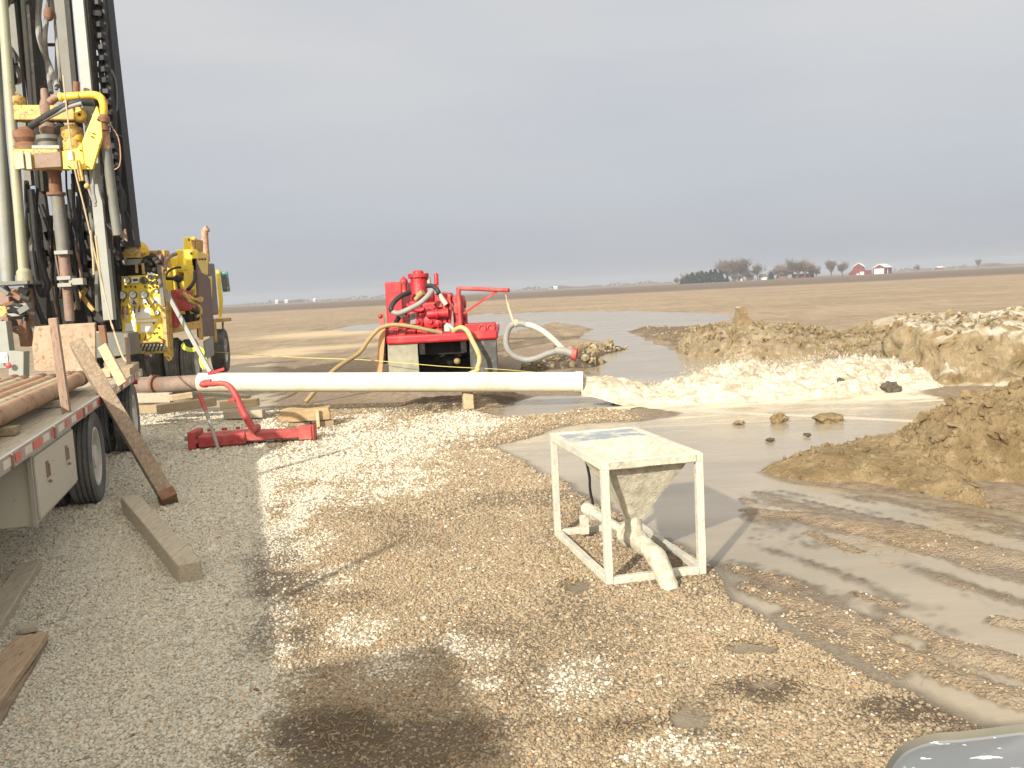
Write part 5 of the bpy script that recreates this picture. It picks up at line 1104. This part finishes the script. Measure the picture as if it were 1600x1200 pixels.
mb = MB(); mb.beam(Z3(458,530,17.9), Z3(780,1115,16.9), .075, .06, (0,1,0)); prt(mb, 'brace_tube', 'mast_light')
# truck frame, cab and wheels
cx0 = -8.35
mb = MB(); mb.box((-9.5,22.0,1.15), (.9,8.5,.28), rz=.2); prt(mb, 'truck_frame', 'frame_black')
mb = MB(); mb.box((-10.3,24.9,1.9), (1.6,2.0,1.3), rz=.2); prt(mb, 'cab', 'yellow_paint', bevel=.06)
mb = MB(); mb.box((-9.7,21.0,2.0),(1.4,2.4,1.3),rz=.2); prt(mb, 'compressor', 'yellow_worn', bevel=.03)
axn = V(math.cos(.165), math.sin(.165), 0)
for px, py, D_, r_ in ((272,584,21.3,.56),(298,586,19.9,.56)):
    c = U(px, 560, D_); c.z = r_+.22; wheel(rig, c, axn, r_, .28, 'rim_white', .29, .12); wheel(rig, c-axn*.31, axn, r_, .28); wheel(rig, c-axn*2.1, -axn, r_, .28)
c = U(345,560,24.0); c.z = .84; wheel(rig, c, axn, .58, .36, 'rim_white', .30, .05); wheel(rig, c-axn*2.0, -axn, .58, .36)
mb = MB()
for k in range(5): mb.cyl(c+axn*(.19-.0)+V(0,0,0), c+axn*.2, .1)
prt(mb, 'hub_cap', 'mast_grey')

# strap and rope
mb = MB(); P = [Z3(578,912,18.4), Z3(592,938,18.3), Z3(640,955,18.2), Z3(690,942,18.1), Z3(722,965,18.0), Z3(712,1020,17.9), Z3(728,1080,17.8), Z3(742,1060,17.8), Z3(735,1010,17.8)]
P = smooth_path(P, 5); 
for a, b in zip(P[:-1], P[1:]): mb.beam(a, b, .085, .018, (0,1,0))
tag(mb.build('ratchet_strap', 'strap_yellow'), 'bright yellow-green strap tied around the grey brace tube of the rig', 'strap')
mb = MB(); mb.tube([Z3(800,970,21), U(352,551,20.5), U(420,556,20), U(500,560,19.6), U(565,562,19.3), U(640,568,19.1), U(700,573,19.1), U(780,577,19.2), U(850,583,19.5)], .007, 6, 4)
tag(mb.build('guide_rope', 'rope_yellow'), 'thin yellow rope strung from the rig past the mud flaps of the red pump truck', 'rope')

# ------------------------------------------------------------------ red pump truck
D = 19.5
pt = thing('pump_truck', 'bright red truck-mounted mud pump seen from behind with a small crane arm', 'pump truck', (-1.6,20.5,0))
def q(mb, name, mat, parent=pt, **k): return mb.build(name, mat, parent, world=True, **k)
mb = MB(); a, b = Z5(178,527,D), Z5(872,490,D); a.z = b.z = (a.z+b.z)/2; mb.beam(a, b, .20, .24, (0,1,0)); q(mb, 'rear_bumper', 'red_paint', bevel=.05)
zb_ = a.z; x0_, x1_ = a.x, b.x
mb = MB(); mb.box(((x0_+x1_)/2,D+2.6,zb_-.02), (x1_-x0_-.02,5.0,.12)); q(mb, 'bed', 'red_paint', bevel=.01)
mb = MB(); mb.box(((x0_+x1_)/2-.45,D+3.2,zb_-.22),(.12,6.5,.26)); mb.box(((x0_+x1_)/2+.45,D+3.2,zb_-.22),(.12,6.5,.26)); mb.box(((x0_+x1_)/2,D+.5,zb_-.25),(1.0,.12,.3)); q(mb, 'chassis', 'frame_black')
mb = MB(); c, d = (Z5(662,452,D+.35)+Z5(862,447,D+.35))/2, 0; mb.box(c+V(0,.25,0), (.68,.6,.20)); q(mb, 'side_locker', 'red_paint', bevel=.015)
for x, y in ((775,452),(829,448)): mb = MB(); mb.lathe(Z5(x,y,D+.31), (0,-1,0), [(.088,0),(.088,.05),(.070,.055),(.065,.02),(0,.02)], 20); q(mb, 'round_socket', 'red_faded')
mb = MB(); mb.box(Z5(245,478,D+.45), (.46,.6,.18)); mb.box(Z5(325,480,D+.5), (.30,.6,.16)); mb.box(Z5(405,478,D+.4), (.24,.4,.14)); q(mb, 'side_locker', 'red_paint', bevel=.02)
for x, y in ((213,480),(266,478)): mb = MB(); mb.lathe(Z5(x,y,D+.14), (0,-1,0), [(.088,0),(.088,.05),(.070,.055),(.065,.02),(0,.02)], 20); q(mb, 'round_socket', 'red_faded')
def pbox(x0, y0, x1, y1, D0, D1, nm, m_='red_paint', bv=.03, **k):
    a = Z5(x0,y0,D0); b = Z5(x1,y1,D0); mb = MB(); mb.box((a+b)/2+V(0,(D1-D0)/2,0), (abs(b.x-a.x),D1-D0,abs(a.z-b.z)), **k); return q(mb, nm, m_, bevel=bv)
pbox(163,165,285,425,20.6,22.6,'radiator_hood')
pbox(168,425,300,470,20.2,22.4,'hood_base')
pbox(345,150,425,320,20.1,20.5,'tower', bv=.12)
mb = MB(); c0 = Z5(385,300,20.3); c1 = Z5(380,92,20.3); h = (c1-c0).length; mb.lathe(c0, (0,0,1), [(.22,-.3),(.20,h*.2),(.185,h*.25),(.185,h*.78),(.21,h*.80),(.235,h*.805),(.235,h*.90),(.21,h*.905),(.125,h*.91),(.12,h*.97),(.09,h*1.01),(0,h*1.02)], 28); q(mb, 'air_chamber', 'red_paint')
mb = MB()
for k in range(10): a_ = k*.628; mb.cyl(c0+V(math.cos(a_)*.212,math.sin(a_)*.212,h*.78), c0+V(math.cos(a_)*.212,math.sin(a_)*.212,h*.925), .016, seg=8)
q(mb, 'flange_bolt', 'red_faded')
mb = MB(); c0 = Z5(290,245,20.2); mb.lathe(c0, (0,0,1), [(.085,0),(.06,.05),(.055,.22),(.085,.27)], 18); mb.sphere(Z5(283,160,20.2), .093); mb.sphere(Z5(281,133,20.2),.025); q(mb, 'relief_valve', 'red_paint')
mb = MB(); mb.lathe(Z5(442,200,20.3), (0,0,1), [(.05,0),(.05,.22),(.035,.25),(0,.25)], 16); q(mb, 'grease_cup', 'cream_pole')
mb = MB(); c0 = Z5(490,200,20.2); mb.lathe(c0, (0,0,1), [(.02,0),(.02,.06),(.05,.08),(.05,.30),(.035,.33),(0,.34)], 16); mb.box(c0+V(0,0,.03),(.10,.06,.05)); q(mb, 'shear_valve', 'red_paint')
for (x0,y0,x1,y1,D0,D1,nm) in ((300,280,400,380,20.0,20.8,'pump_block'),(395,290,560,350,19.95,20.8,'pump_block'),(320,360,560,430,19.9,20.8,'pump_block'),(450,235,585,300,20.3,20.9,'gear_case'),(360,230,470,300,20.2,20.8,'gear_case'),(470,400,530,475,19.9,20.6,'pump_foot'),(330,420,450,478,20.0,20.6,'pump_foot')):
    o = pbox(x0,y0,x1,y1,D0,D1,nm,'red_paint' if nm != 'pump_foot' else 'red_faded',.045)
for x, y, r in ((372,410,.135),(452,408,.16),(445,365,.11),(350,375,.09),(500,420,.09)):
    mb = MB(); mb.lathe(Z5(x,y,19.92), (0,-1,0), [(r*1.1,0),(r*1.1,.05),(r*.95,.06),(r*.9,.10),(r*.35,.12),(r*.3,.17),(0,.17)], 20)
    for k in range(8): a_ = k*.785; mb.sphere(Z5(x,y,19.92)+V(math.cos(a_)*r*.98,-.07,math.sin(a_)*r*.98), .02, seg=8)
    q(mb, 'valve_cover', 'red_paint')
mb = MB(); mb.lathe(Z5(430,365,19.8), (1,0,.02), [(0,0),(.09,0),(.10,.03),(.10,.18),(.12,.19),(.12,.24),(.095,.25),(.095,.42),(.11,.43),(.11,.47),(0,.47)], 22); q(mb, 'discharge_manifold', 'red_paint')
mb = MB()
for P, r in (([(300,300),(330,330),(330,380)],.04),([(520,300),(540,330),(555,360)],.05),([(555,265),(575,300),(570,420)],.035),([(470,300),(500,290),(520,310)],.04),([(340,330),(380,340),(410,330)],.05)): mb.tube([Z5(x,y,19.9) for x,y in P], r, 10, 4)
q(mb, 'pump_pipe', 'red_paint')
mb = MB(); mb.box(Z5(562,262,20.1),(.09,.1,.09)); mb.sphere(Z5(570,250,20.1),.05); mb.box(Z5(505,305,19.85),(.12,.04,.1)); q(mb, 'fitting', 'red_faded')
mb = MB(); mb.cyl(Z5(375,250,19.95), Z5(405,225,19.9), .07); mb.tube([Z5(355,275,20), Z5(380,248,20)],.05,10); q(mb, 'brass_union', 'hose_tan')
mb = MB(); mb.box(Z5(345,390,19.82), (.14,.10,.24)); mb.rough(.02,8,2,2); q(mb, 'dirty_fitting', 'hose_grey')
mb = MB(); mb.cyl(Z5(560,430,19.85), Z5(560,470,19.85), .09); mb.tube([Z5(550,425,19.8), Z5(575,440,19.75), Z5(600,468,19.7)], .035, 10, 4); q(mb, 'suction_fitting', 'hose_white')
pbox(585,248,660,445,20.0,21.2,'gear_box','red_paint',.05)
mb = MB(); mb.lathe(Z5(622,330,19.98), (0,-1,0), [(0,.03),(.12,.03),(.13,0)],20)
for y in (300,380,440): mb.cyl(Z5(660,y,20.2), Z5(674,y,20.2), .09)
mb.box(Z5(668,405,20.3),(.10,.3,.35)); q(mb, 'gear_box_rib', 'red_faded', bevel=.02)
# crane
mb = MB(); a = Z5(638,440,19.9); b = Z5(634,195,19.9); mb.cyl(a, V(a.x,a.y,b.z), .05); q(mb, 'crane_post', 'red_faded')
mb = MB(); mb.cyl(Z5(628,202,19.9), Z5(940,214,19.3), .045); q(mb, 'crane_arm', 'red_faded')
mb = MB(); mb.beam(Z5(660,358,19.9), Z5(856,226,19.5), .05, .05, (0,1,0)); mb.box(Z5(858,228,19.5),(.06,.04,.09)); mb.box(Z5(920,232,19.35),(.03,.03,.08)); q(mb, 'crane_brace', 'red_faded')
# underbody
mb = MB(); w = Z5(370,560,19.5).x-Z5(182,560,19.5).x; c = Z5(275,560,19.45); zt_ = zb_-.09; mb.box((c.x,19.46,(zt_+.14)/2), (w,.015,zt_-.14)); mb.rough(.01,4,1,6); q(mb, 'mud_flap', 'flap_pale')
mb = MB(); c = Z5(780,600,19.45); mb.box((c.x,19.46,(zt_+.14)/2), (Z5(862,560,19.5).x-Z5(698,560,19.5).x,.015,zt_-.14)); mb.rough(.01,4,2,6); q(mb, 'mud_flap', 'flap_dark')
for xx, sg in ((Z5(270,600,20.4).x,-1),(Z5(780,600,20.4).x,1)):
    for dx in (-.16,.16): 
        for yy in (20.6,21.9): wheel(pt, (xx+dx,yy,.50), (sg,0,0), .5, .27, 'rim_white', .29, .1)
mb = MB(); cm = (x0_+x1_)/2; mb.cyl((cm-.95,20.6,.52),(cm+.95,20.6,.52),.085); mb.sphere((cm+.02,20.5,.54), .24, (1,1,1)); mb.cyl((cm-.28,20.35,.66),(cm-.2,20.2,.60),.07); mb.cyl((cm+.28,20.35,.66),(cm+.2,20.2,.60),.07); mb.box((cm,20.2,.22),(1.2,.2,.12)); q(mb, 'axle', 'frame_black')
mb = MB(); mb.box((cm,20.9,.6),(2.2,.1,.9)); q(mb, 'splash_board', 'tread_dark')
mb = MB(); mb.beam((cm-.16,20.25,.62),(cm-.02,20.2,.68),.03); mb.beam((cm+.34,20.25,.64),(cm+.2,20.2,.68),.025); mb.sphere((cm+.25,20.22,.52),.08); q(mb, 'axle_fitting', 'hose_tan')
mb = MB(); mb.box((cm-.1,23.9,1.9),(2.0,1.9,1.35)); cb = None; 
# front cab hidden behind the hood is low and narrow
mb.b.free(); mb = MB(); mb.box((-2.55,24.0,1.45),(1.0,1.7,1.0)); q(mb, 'cab', 'red_paint', bevel=.08)
c = U(607,560,20.8)
mb = MB(); mb.beam(Z5(160,670,20.1), Z5(160,440,20.1), .12, .4, (0,1,0)); q(mb, 'side_step', 'frame_black')
for x, y, r in ((155,560,.03),(160,620,.03)): mb = MB(); mb.sphere(Z5(x,y,19.6), r*1.5); q(mb, 'marker_lamp', 'reflect_red')
# hoses
def hose(name, label, segs, root=None, cat='hose', par=None):
    first = None
    for (pts, r, m_, nm) in segs:
        mb = MB(); mb.tube(pts, r, 14, 7)
        if root is None and par is None:
            root = thing(name, label, cat, Vector(pts[-1])[:]); 
        q(mb, nm, m_, par or root)
    return root
hose(None, None, [([Z5(322,228,20), Z5(270,248,19.8), Z5(225,285,19.7), Z5(204,325,19.6), Z5(212,350,19.6)],.055,'hose_black','looped_hose'),([Z5(212,350,19.6), Z5(250,358,19.55), Z5(310,335,19.5), Z5(380,298,19.5), Z5(430,255,19.5), Z5(462,215,19.6)],.058,'hose_grey','looped_hose'),
    ([Z5(428,186,20), Z5(465,188,19.9), Z5(495,215,19.8), Z5(505,240,19.8)],.05,'hose_black','vent_hose'),([Z5(505,240,19.8), Z5(525,270,19.8), Z5(548,303,19.8)],.058,'hose_white','vent_hose'),([Z5(235,420,19.9),Z5(245,395,19.85),Z5(270,365,19.8),Z5(300,350,19.8)],.055,'hose_black','lower_hose'),([Z5(262,378,19.78),Z5(285,362,19.76)],.062,'hose_white','hose_cuff')], par=pt)
hose('suction_hose', 'thick looped suction hose, half white and half grey, hanging from the red crane arm', [
    ([Z5(1275,578,18.9), Z5(1210,515,18.9), Z5(1150,468,18.95), Z5(1095,440,19), Z5(1050,428,19.05)],.062,'hose_white','white_length'),
    ([Z5(1050,428,19.05), Z5(1005,420,19.1), Z5(960,430,19.15), Z5(932,470,19.2), Z5(922,530,19.2), Z5(935,585,19.2), Z5(975,625,19.2), Z5(1040,648,19.2), Z5(1110,640,19.1), Z5(1180,612,19), Z5(1235,596,18.9)],.066,'hose_grey','grey_length'),
    ([Z5(1235,592,18.9), Z5(1290,595,18.8), Z5(1345,612,18.7)],.085,'hose_grey','coupling')])
so_ = bpy.data.objects['suction_hose']
mb = MB(); mb.lathe(Z5(1335,612,18.7), (1,-.2,-.15), [(.09,0),(.13,0),(.14,.10),(.11,.11),(.08,.02)], 20); q(mb, 'coupling_ring', 'red_faded', so_)
mb = MB(); mb.lathe(Z5(1225,585,18.95), (1,-.1,-.1), [(.07,0),(.10,0),(.10,.04),(.07,.05)], 20); q(mb, 'hose_clamp', 'hose_black', so_)
mb = MB(); mb.tube([Z5(920,236,19.35), Z5(930,290,19.3), Z5(945,350,19.25), Z5(962,405,19.15)], .012, 6, 4)
mb.tube([Z5(932,292,19.3), Z5(945,340,19.25), Z5(970,415,19.12)], .028, 8, 3); mb.lathe(Z5(985,421,19.12), (1,0,.0), [(.075,-.04),(.085,-.02),(.085,.02),(.075,.04)], 14)
tag(mb.build('sling_rope', 'rope_tan'), 'tan rope sling holding the suction hose up to the end of the crane arm', 'rope')
r_ = hose('yellow_hose', 'tan hose arching from behind the white pipe over the left of the red bumper', [([V(-4.1,17.6,.05), U(520,580,18.2), Z5(0,610,18.8), Z5(60,530,19.1), Z5(120,462,19.25), Z5(170,438,19.3), Z5(230,430,19.3), Z5(330,440,19.3), Z5(430,462,19.35), Z5(520,480,19.45)],.045,'hose_tan','hose_length')])
r_ = hose('yellow_hose', 'bright cream hose hooped over the right side of the red bumper', [([Z5(595,476,19.5), Z5(615,455,19.35), Z5(645,447,19.25), Z5(680,468,19.15), Z5(712,530,19.1), Z5(742,590,19.05), Z5(757,640,19.05), Z5(745,695,19.0), Z5(712,730,18.9), V(-1.9,18.6,.08)],.05,'hose_yellow','hose_length')])
# stake by the pump truck
a = Z5(112,690,19.3); b = Z5(152,440,19.5); mb = MB(); a.z = .0; mb.beam(a, b, .13, .06, (0,1,0)); mb.rough(.006,5,2,4); st = mb.build('wood_stake', 'orange_wood', bevel=.005); tag(st, 'orange wood stake with a red head standing at the left of the red pump truck', 'stake')
mb = MB(); mb.beam(Z5(152,445,19.5), Z5(143,362,19.55), .10, .06, (0,1,0)); mb.sphere(Z5(135,375,19.5), .05); q(mb, 'painted_head', 'red_faded', st)

# ------------------------------------------------------------------ far farm
FD = 640.0
def tree_mesh(seed, spread, up_, mat, thick):
    rr = random.Random(seed); tm, cm = MB(), MB()
    def br(p, d, L, r, lv):
        q_ = p+d*L; (tm if lv < 2 else cm).tube([p, (p+q_)/2+Vector((rr.gauss(0,.03),rr.gauss(0,.03),0))*L, q_], [r, r*.8, r*.62], 5 if lv < 2 else 3, caps=False)
        if lv >= 5: return
        n = 4 if lv < 2 else 4
        for k in range(n+(lv == 0)*3):
            t_ = 1 if k == 0 else rr.uniform(.35,1); base = p+(q_-p)*t_
            a = rr.uniform(0,6.28); nd = (d*up_+Vector((math.cos(a),math.sin(a),rr.uniform(-.1,.5)))*spread*(1 if k else .4)).normalized()
            br(base, nd, L*rr.uniform(.62,.98), max(r*.58, thick), lv+1)
    br(Vector((0,0,0)), Vector((0,0,1)), .15, .020, 0)
    zs_ = [v.co.z for v in cm.b.verts]; k = 1/max(zs_)
    for m_ in (tm, cm): bmesh.ops.scale(m_.b, vec=(k,k,k), verts=m_.b.verts[:])
    return tm, cm
protos = []
for sd_, sp_, u_, m_ in ((1,.75,1.0,'bare_twig'),(2,.95,.8,'bare_twig'),(3,.6,1.25,'bare_twig'),(5,.9,.9,'bare_twig_brown')):
    tm, cm = tree_mesh(sd_, sp_, u_, m_, .0027)
    r0 = thing('bare_tree', '', 'tree'); a = tm.build('trunk', 'bark', r0); b = cm.build('crown', m_, r0); protos.append((r0, a, b))
used = set()
def tree(px, pyb, h4, k, label, wsc=1.0, D=FD, group='bare trees around the far farm'):
    h = h4/1400*D; p = U(px, pyb, D); p.z = 0.0
    r0, a, b = protos[k]
    if k in used:
        r = r0.copy(); COL.objects.link(r)
        for c in (a, b): c2 = c.copy(); c2.parent = r; COL.objects.link(c2)
    else: r = r0; used.add(k)
    r.location = p; r.scale = (h*wsc, h*wsc, h); r.rotation_euler = (0,0,random.uniform(0,6)); tag(r, label, 'tree', group)
random.seed(21)
TR = [(1058,12,3,'small bare tree at the left end of the farm treeline',1.0),(1070,19,1,'rounded bare tree at the left end of the evergreens',1.3),(1080,20,0,'bare tree rising from the left of the dark evergreens',1.1),(1094,21,2,'thin bare tree behind the middle of the dark evergreens',1.2),(1112,19,1,'bushy bare tree behind the right of the dark evergreens',1.2),
 (1127,38,0,'tall bare tree, left edge of the tallest clump of the treeline',.8),(1137,36,2,'tall bare tree, second from left in the tallest clump',.9),(1145,39,1,'tall bare tree in the centre of the tallest clump',.8),(1153,40,0,'tallest bare tree of the farm treeline',.8),(1161,36,2,'tall bare tree at the right edge of the tallest clump',.9),
 (1169,22,1,'rounded grey bare tree just right of the tallest clump',1.1),(1184,30,0,'lone open bare tree between the two big clumps',.9),(1204,16,1,'low bare tree beside the white farmhouse',1.2),(1217,25,3,'brownish bare tree at the left of the second clump',1.0),(1229,26,1,'grey bare tree inside the second clump',1.0),(1238,34,0,'tallest grey tree of the second clump',.85),(1247,27,2,'narrow grey tree inside the second clump',1.0),
 (1258,32,3,'brownish bare tree at the right of the second clump',.9),(1266,26,3,'smaller brownish tree behind the long low red shed',.9),(1275,20,1,'small rounded tree above the long low red shed',1.0),(1299,27,2,'tall thin bare tree between the sheds and the gambrel barn',.9),(1316,25,0,'bare tree just left of the gambrel barn',1.0),(1434,12,1,'lone small round tree on the horizon right of the red barns',1.0),(1528,15,2,'thin hazy tree on the horizon near the right edge',.9)]
for px, h, k, lb, ws in TR:
    hz = 476.4-(px-350)*.0515; tree(px, hz+4.2, h, k, lb, ws, FD if px < 1420 else 900)
# evergreens
rr = random.Random(4); mb = MB()
for k in range(1500):
    t_ = rr.random()**.75; a = rr.uniform(0,6.28); R_ = (.36*(1-t_)+.02)*math.sqrt(rr.uniform(.2,1)); c = Vector((math.cos(a)*R_, math.sin(a)*R_, .04+.94*t_)); s_ = .035
    n_ = Vector((rr.gauss(0,1),rr.gauss(0,1),rr.gauss(0,1))).normalized(); x = n_.orthogonal().normalized()*s_; y = n_.cross(x)*1.5
    mb.b.faces.new([mb.b.verts.new(c+v) for v in (x, y, -x, -y)])
r0 = thing('evergreen_tree', '', 'tree'); cr = mb.build('crown', 'evergreen', r0, flat=True); tk = MB().cyl((0,0,0),(0,0,.8),.03,.01).build('trunk', 'bark', r0)
ev = [(1066,8,'squat','at the far left of the evergreens'),(1074,12,'small','second from the left'),(1082,15,'pointed','third from the left'),(1090,14,'broad','fourth from the left'),(1097,16,'pointed','in the middle of the row'),(1104,15,'dense','just right of the middle'),(1111,17,'tall','third from the right'),(1118,18,'tallest','second from the right'),(1126,15,'broad','at the right end of the row'),(1205,10,'dark','beside the white farmhouse'),(1136,8,'low','in front of the tallest bare clump')]
for i, (px, h, a, b) in enumerate(ev):
    r = r0 if i == 0 else r0.copy()
    if i:
        COL.objects.link(r)
        for c in (cr, tk): c2 = c.copy(); c2.parent = r; COL.objects.link(c2)
    hz = 476.4-(px-350)*.0515; p = U(px, hz+5, FD-20); p.z = 0; s_ = h/1400*FD; r.location = p; r.scale = (s_*1.5, s_*1.5, s_*1.15); r.rotation_euler = (0,0,i*1.3); tag(r, '%s dark evergreen of the far farm windbreak, %s' % (a, b), 'tree', 'evergreens of the far windbreak')
# barns
def zc(x, y=0): return 1040+x/4
def bx_(x): return U(zc(x), 425, FD).x
k_ = FD/1400/4
root = thing('gambrel_barn', 'far red gambrel-roofed barn with a pale roof and lean-to', 'barn', (bx_(1205),FD,0))
xl_, xr_, e = bx_(1170), bx_(1240), 68*k_
P = [(xl_,0),(xr_,0),(xr_,38*k_),(xr_-3*k_,50*k_),((xl_+xr_)/2,e),(xl_+3*k_,50*k_),(xl_,38*k_)]
mb = MB(); mb.prism([(x,FD,z) for x,z in P], (7,16,0)); mb.prism([(bx_(1145),FD+.5,0),(xl_,FD+.5,0),(xl_,FD+.5,32*k_),(bx_(1145),FD+.5,14*k_)], (7,15,0)); mb.box((bx_(1255),FD+6,14*k_),(9,8,28*k_)); mb.build('wall', 'barn_red', root, world=True)
mb = MB(); R0 = [(xl_-.4,37*k_),(xl_+3*k_-.3,51*k_),((xl_+xr_)/2,e+.6),(xr_-3*k_+.3,51*k_),(xr_+.4,37*k_)]
for a, b in zip(R0[:-1], R0[1:]): mb.prism([(a[0],FD-.5,a[1]),(b[0],FD-.5,b[1]),(b[0],FD-.5,b[1]+.4),(a[0],FD-.5,a[1]+.4)], (7.5,17,0))
mb.build('roof', 'barn_roof', root, world=True)
mb = MB(); mb.box((bx_(1226),FD-.15,10*k_),(26*k_,.3,20*k_)); mb.box((bx_(1200),FD-.15,5*k_),(14*k_,.3,10*k_)); mb.build('door', 'house_white', root, world=True)
root = thing('machine_shed', 'far red machine shed with a white sliding door and pale metal roof', 'shed', (bx_(1380),FD,0))
x0, x1 = bx_(1297), bx_(1372); x2 = bx_(1466)
mb = MB(); mb.prism([(x0,FD,0),(x1,FD,0),(x1,FD,38*k_),((x0+x1)/2,FD,57*k_),(x0,FD,38*k_)], (x2-x1,14,0)); mb.build('wall', 'barn_red', root, world=True)
mb = MB(); xm = (x0+x1)/2
for a, b in (((x0-.5,37*k_),(xm,58*k_)),((xm,58*k_),(x1+.5,37*k_))): mb.prism([(a[0],FD-.6,a[1]),(b[0],FD-.6,b[1]),(b[0],FD-.6,b[1]+.5),(a[0],FD-.6,a[1]+.5)], (x2-x1+.3,15,0))
mb.build('roof', 'barn_roof', root, world=True)
mb = MB(); mb.box((bx_(1333),FD-.15,17*k_),(60*k_,.3,34*k_)); mb.build('door', 'house_white', root, world=True)
mb = MB(); mb.prism([(bx_(1402),FD+4.8,0),(bx_(1408),FD+4.8,0),(bx_(1408),FD+4.8,34*k_),(bx_(1402),FD+4.8,34*k_)], (0,.2,0)); mb.build('corner_trim', 'house_white', root, world=True)
root = thing('shed', 'long low red shed among the trees of the far farm', 'shed', (bx_(880),FD,0))
mb = MB(); mb.box((bx_(880),FD+8,10*k_),(120*k_,7,20*k_)); mb.build('wall', 'barn_red', root, world=True)
mb = MB(); mb.prism([(bx_(818),FD+4,20*k_),(bx_(818),FD+12,20*k_),(bx_(818),FD+8,28*k_)], (124*k_,0,0)); mb.build('roof', 'bark', root, world=True)
root = thing('machine', '', 'shed'); bpy.data.objects.remove(root)
for a, b, h, lb in ((437,492,18,'white farmhouse under the tallest clump of far bare trees'),(608,645,20,'small white house left of the second far clump'),(530,562,12,'tiny white shed below the lone open bare tree')):
    root = thing('farmhouse', lb, 'house', (bx_((a+b)/2),FD+5,0)); w = (b-a)*k_
    mb = MB(); mb.box((bx_((a+b)/2),FD+8,h*k_/2),(w,6,h*k_)); mb.build('wall', 'house_white', root, world=True)
    mb = MB(); x = bx_((a+b)/2)-w/2-.2; mb.prism([(x,FD+4.7,h*k_),(x,FD+11.3,h*k_),(x,FD+8,h*k_+2)], (w+.4,0,0)); mb.build('roof', 'muffler_grey', root, world=True)
root = thing('brick_house', 'low reddish brick house at the right foot of the second far clump', 'house', (bx_(730),FD,0))
mb = MB(); mb.box((bx_(730),FD+3,10*k_),(44*k_,6,14*k_+6*k_)); mb.build('wall', 'rust', root, world=True)
mb = MB(); x = bx_(708); mb.prism([(x,FD-.3,20*k_),(x,FD+6.3,20*k_),(x,FD+3,30*k_)], (44*k_,0,0)); mb.build('roof', 'muffler_grey', root, world=True)
# more distant farms on the left skyline
for px, w, h, lb, m_ in ((432,5,3,'tiny white barn on the far left skyline','far_pale'),(447,5,2.6,'tiny pale farm building right of the tiny white barn on the skyline','far_pale'),(491,4,2.4,'tiny white building alone on the skyline behind the left field','far_pale'),(868,6,2,'tiny white building on the skyline above the crane arm','far_pale'),(1470,9,2,'tiny reddish shed on the skyline right of the lone round tree','barn_red')):
    DD = 1250; hz = 476.4-(px-350)*.0515; p = U(px, hz+2, DD); p.z = 0; k2 = DD/1400
    root = thing('barn', lb, 'barn', p[:]); mb = MB(); mb.box(p+V(0,4,h*k2/2+.5), (w*k2,8,h*k2+1)); mb.build('wall', m_, root, world=True)
    mb = MB(); x = p.x-w*k2/2; mb.prism([(x,p.y-.5,h*k2+1),(x,p.y+8.5,h*k2+1),(x,p.y+4,h*k2+2.5)], (w*k2,0,0)); mb.build('roof', 'barn_roof', root, world=True)
mb = MB(); rr = random.Random(3)
for k in range(2600):
    px = rr.choice([rr.uniform(340,700), rr.uniform(760,1050), rr.uniform(1400,1700), rr.gauss(458,8), rr.gauss(888,10), rr.gauss(1560,20)]); hz = 476.4-(px-350)*.0515
    p = U(px, hz, 1500); hh_ = 5*abs(math.sin(px*.07)*math.sin(px*.023+1))+1.0; c = Vector((p.x, 1500+rr.uniform(-20,20), rr.uniform(0,1)*hh_)); s_ = rr.uniform(.6,1.6)
    mb.b.faces.new([mb.b.verts.new(c+v*s_) for v in (V(-1.6,0,0), V(0,.3,-1), V(1.6,0,.1), V(0,-.3,1))])
tag(mb.build('treeline', 'bare_twig', flat=True), 'faint low line of distant trees along the whole horizon', 'treeline', kind='stuff')

# ------------------------------------------------------------------ haze
hm = bpy.data.materials.new('haze_mat'); hm.use_nodes = True; t_ = hm.node_tree; t_.nodes.clear()
vp = t_.nodes.new('ShaderNodeVolumePrincipled'); vp.inputs['Color'].default_value = (.50,.54,.60,1); vp.inputs['Density'].default_value = HAZE; vp.inputs['Anisotropy'].default_value = .0
ot = t_.nodes.new('ShaderNodeOutputMaterial'); t_.links.new(vp.outputs[0], ot.inputs['Volume']); MATS['haze_mat'] = hm
o = MB().box((0,1250,11.3), (5200,2900,25.4)).build('haze', 'haze_mat', flat=True); tag(o, 'thin pale haze over the whole field', 'haze', kind='stuff')
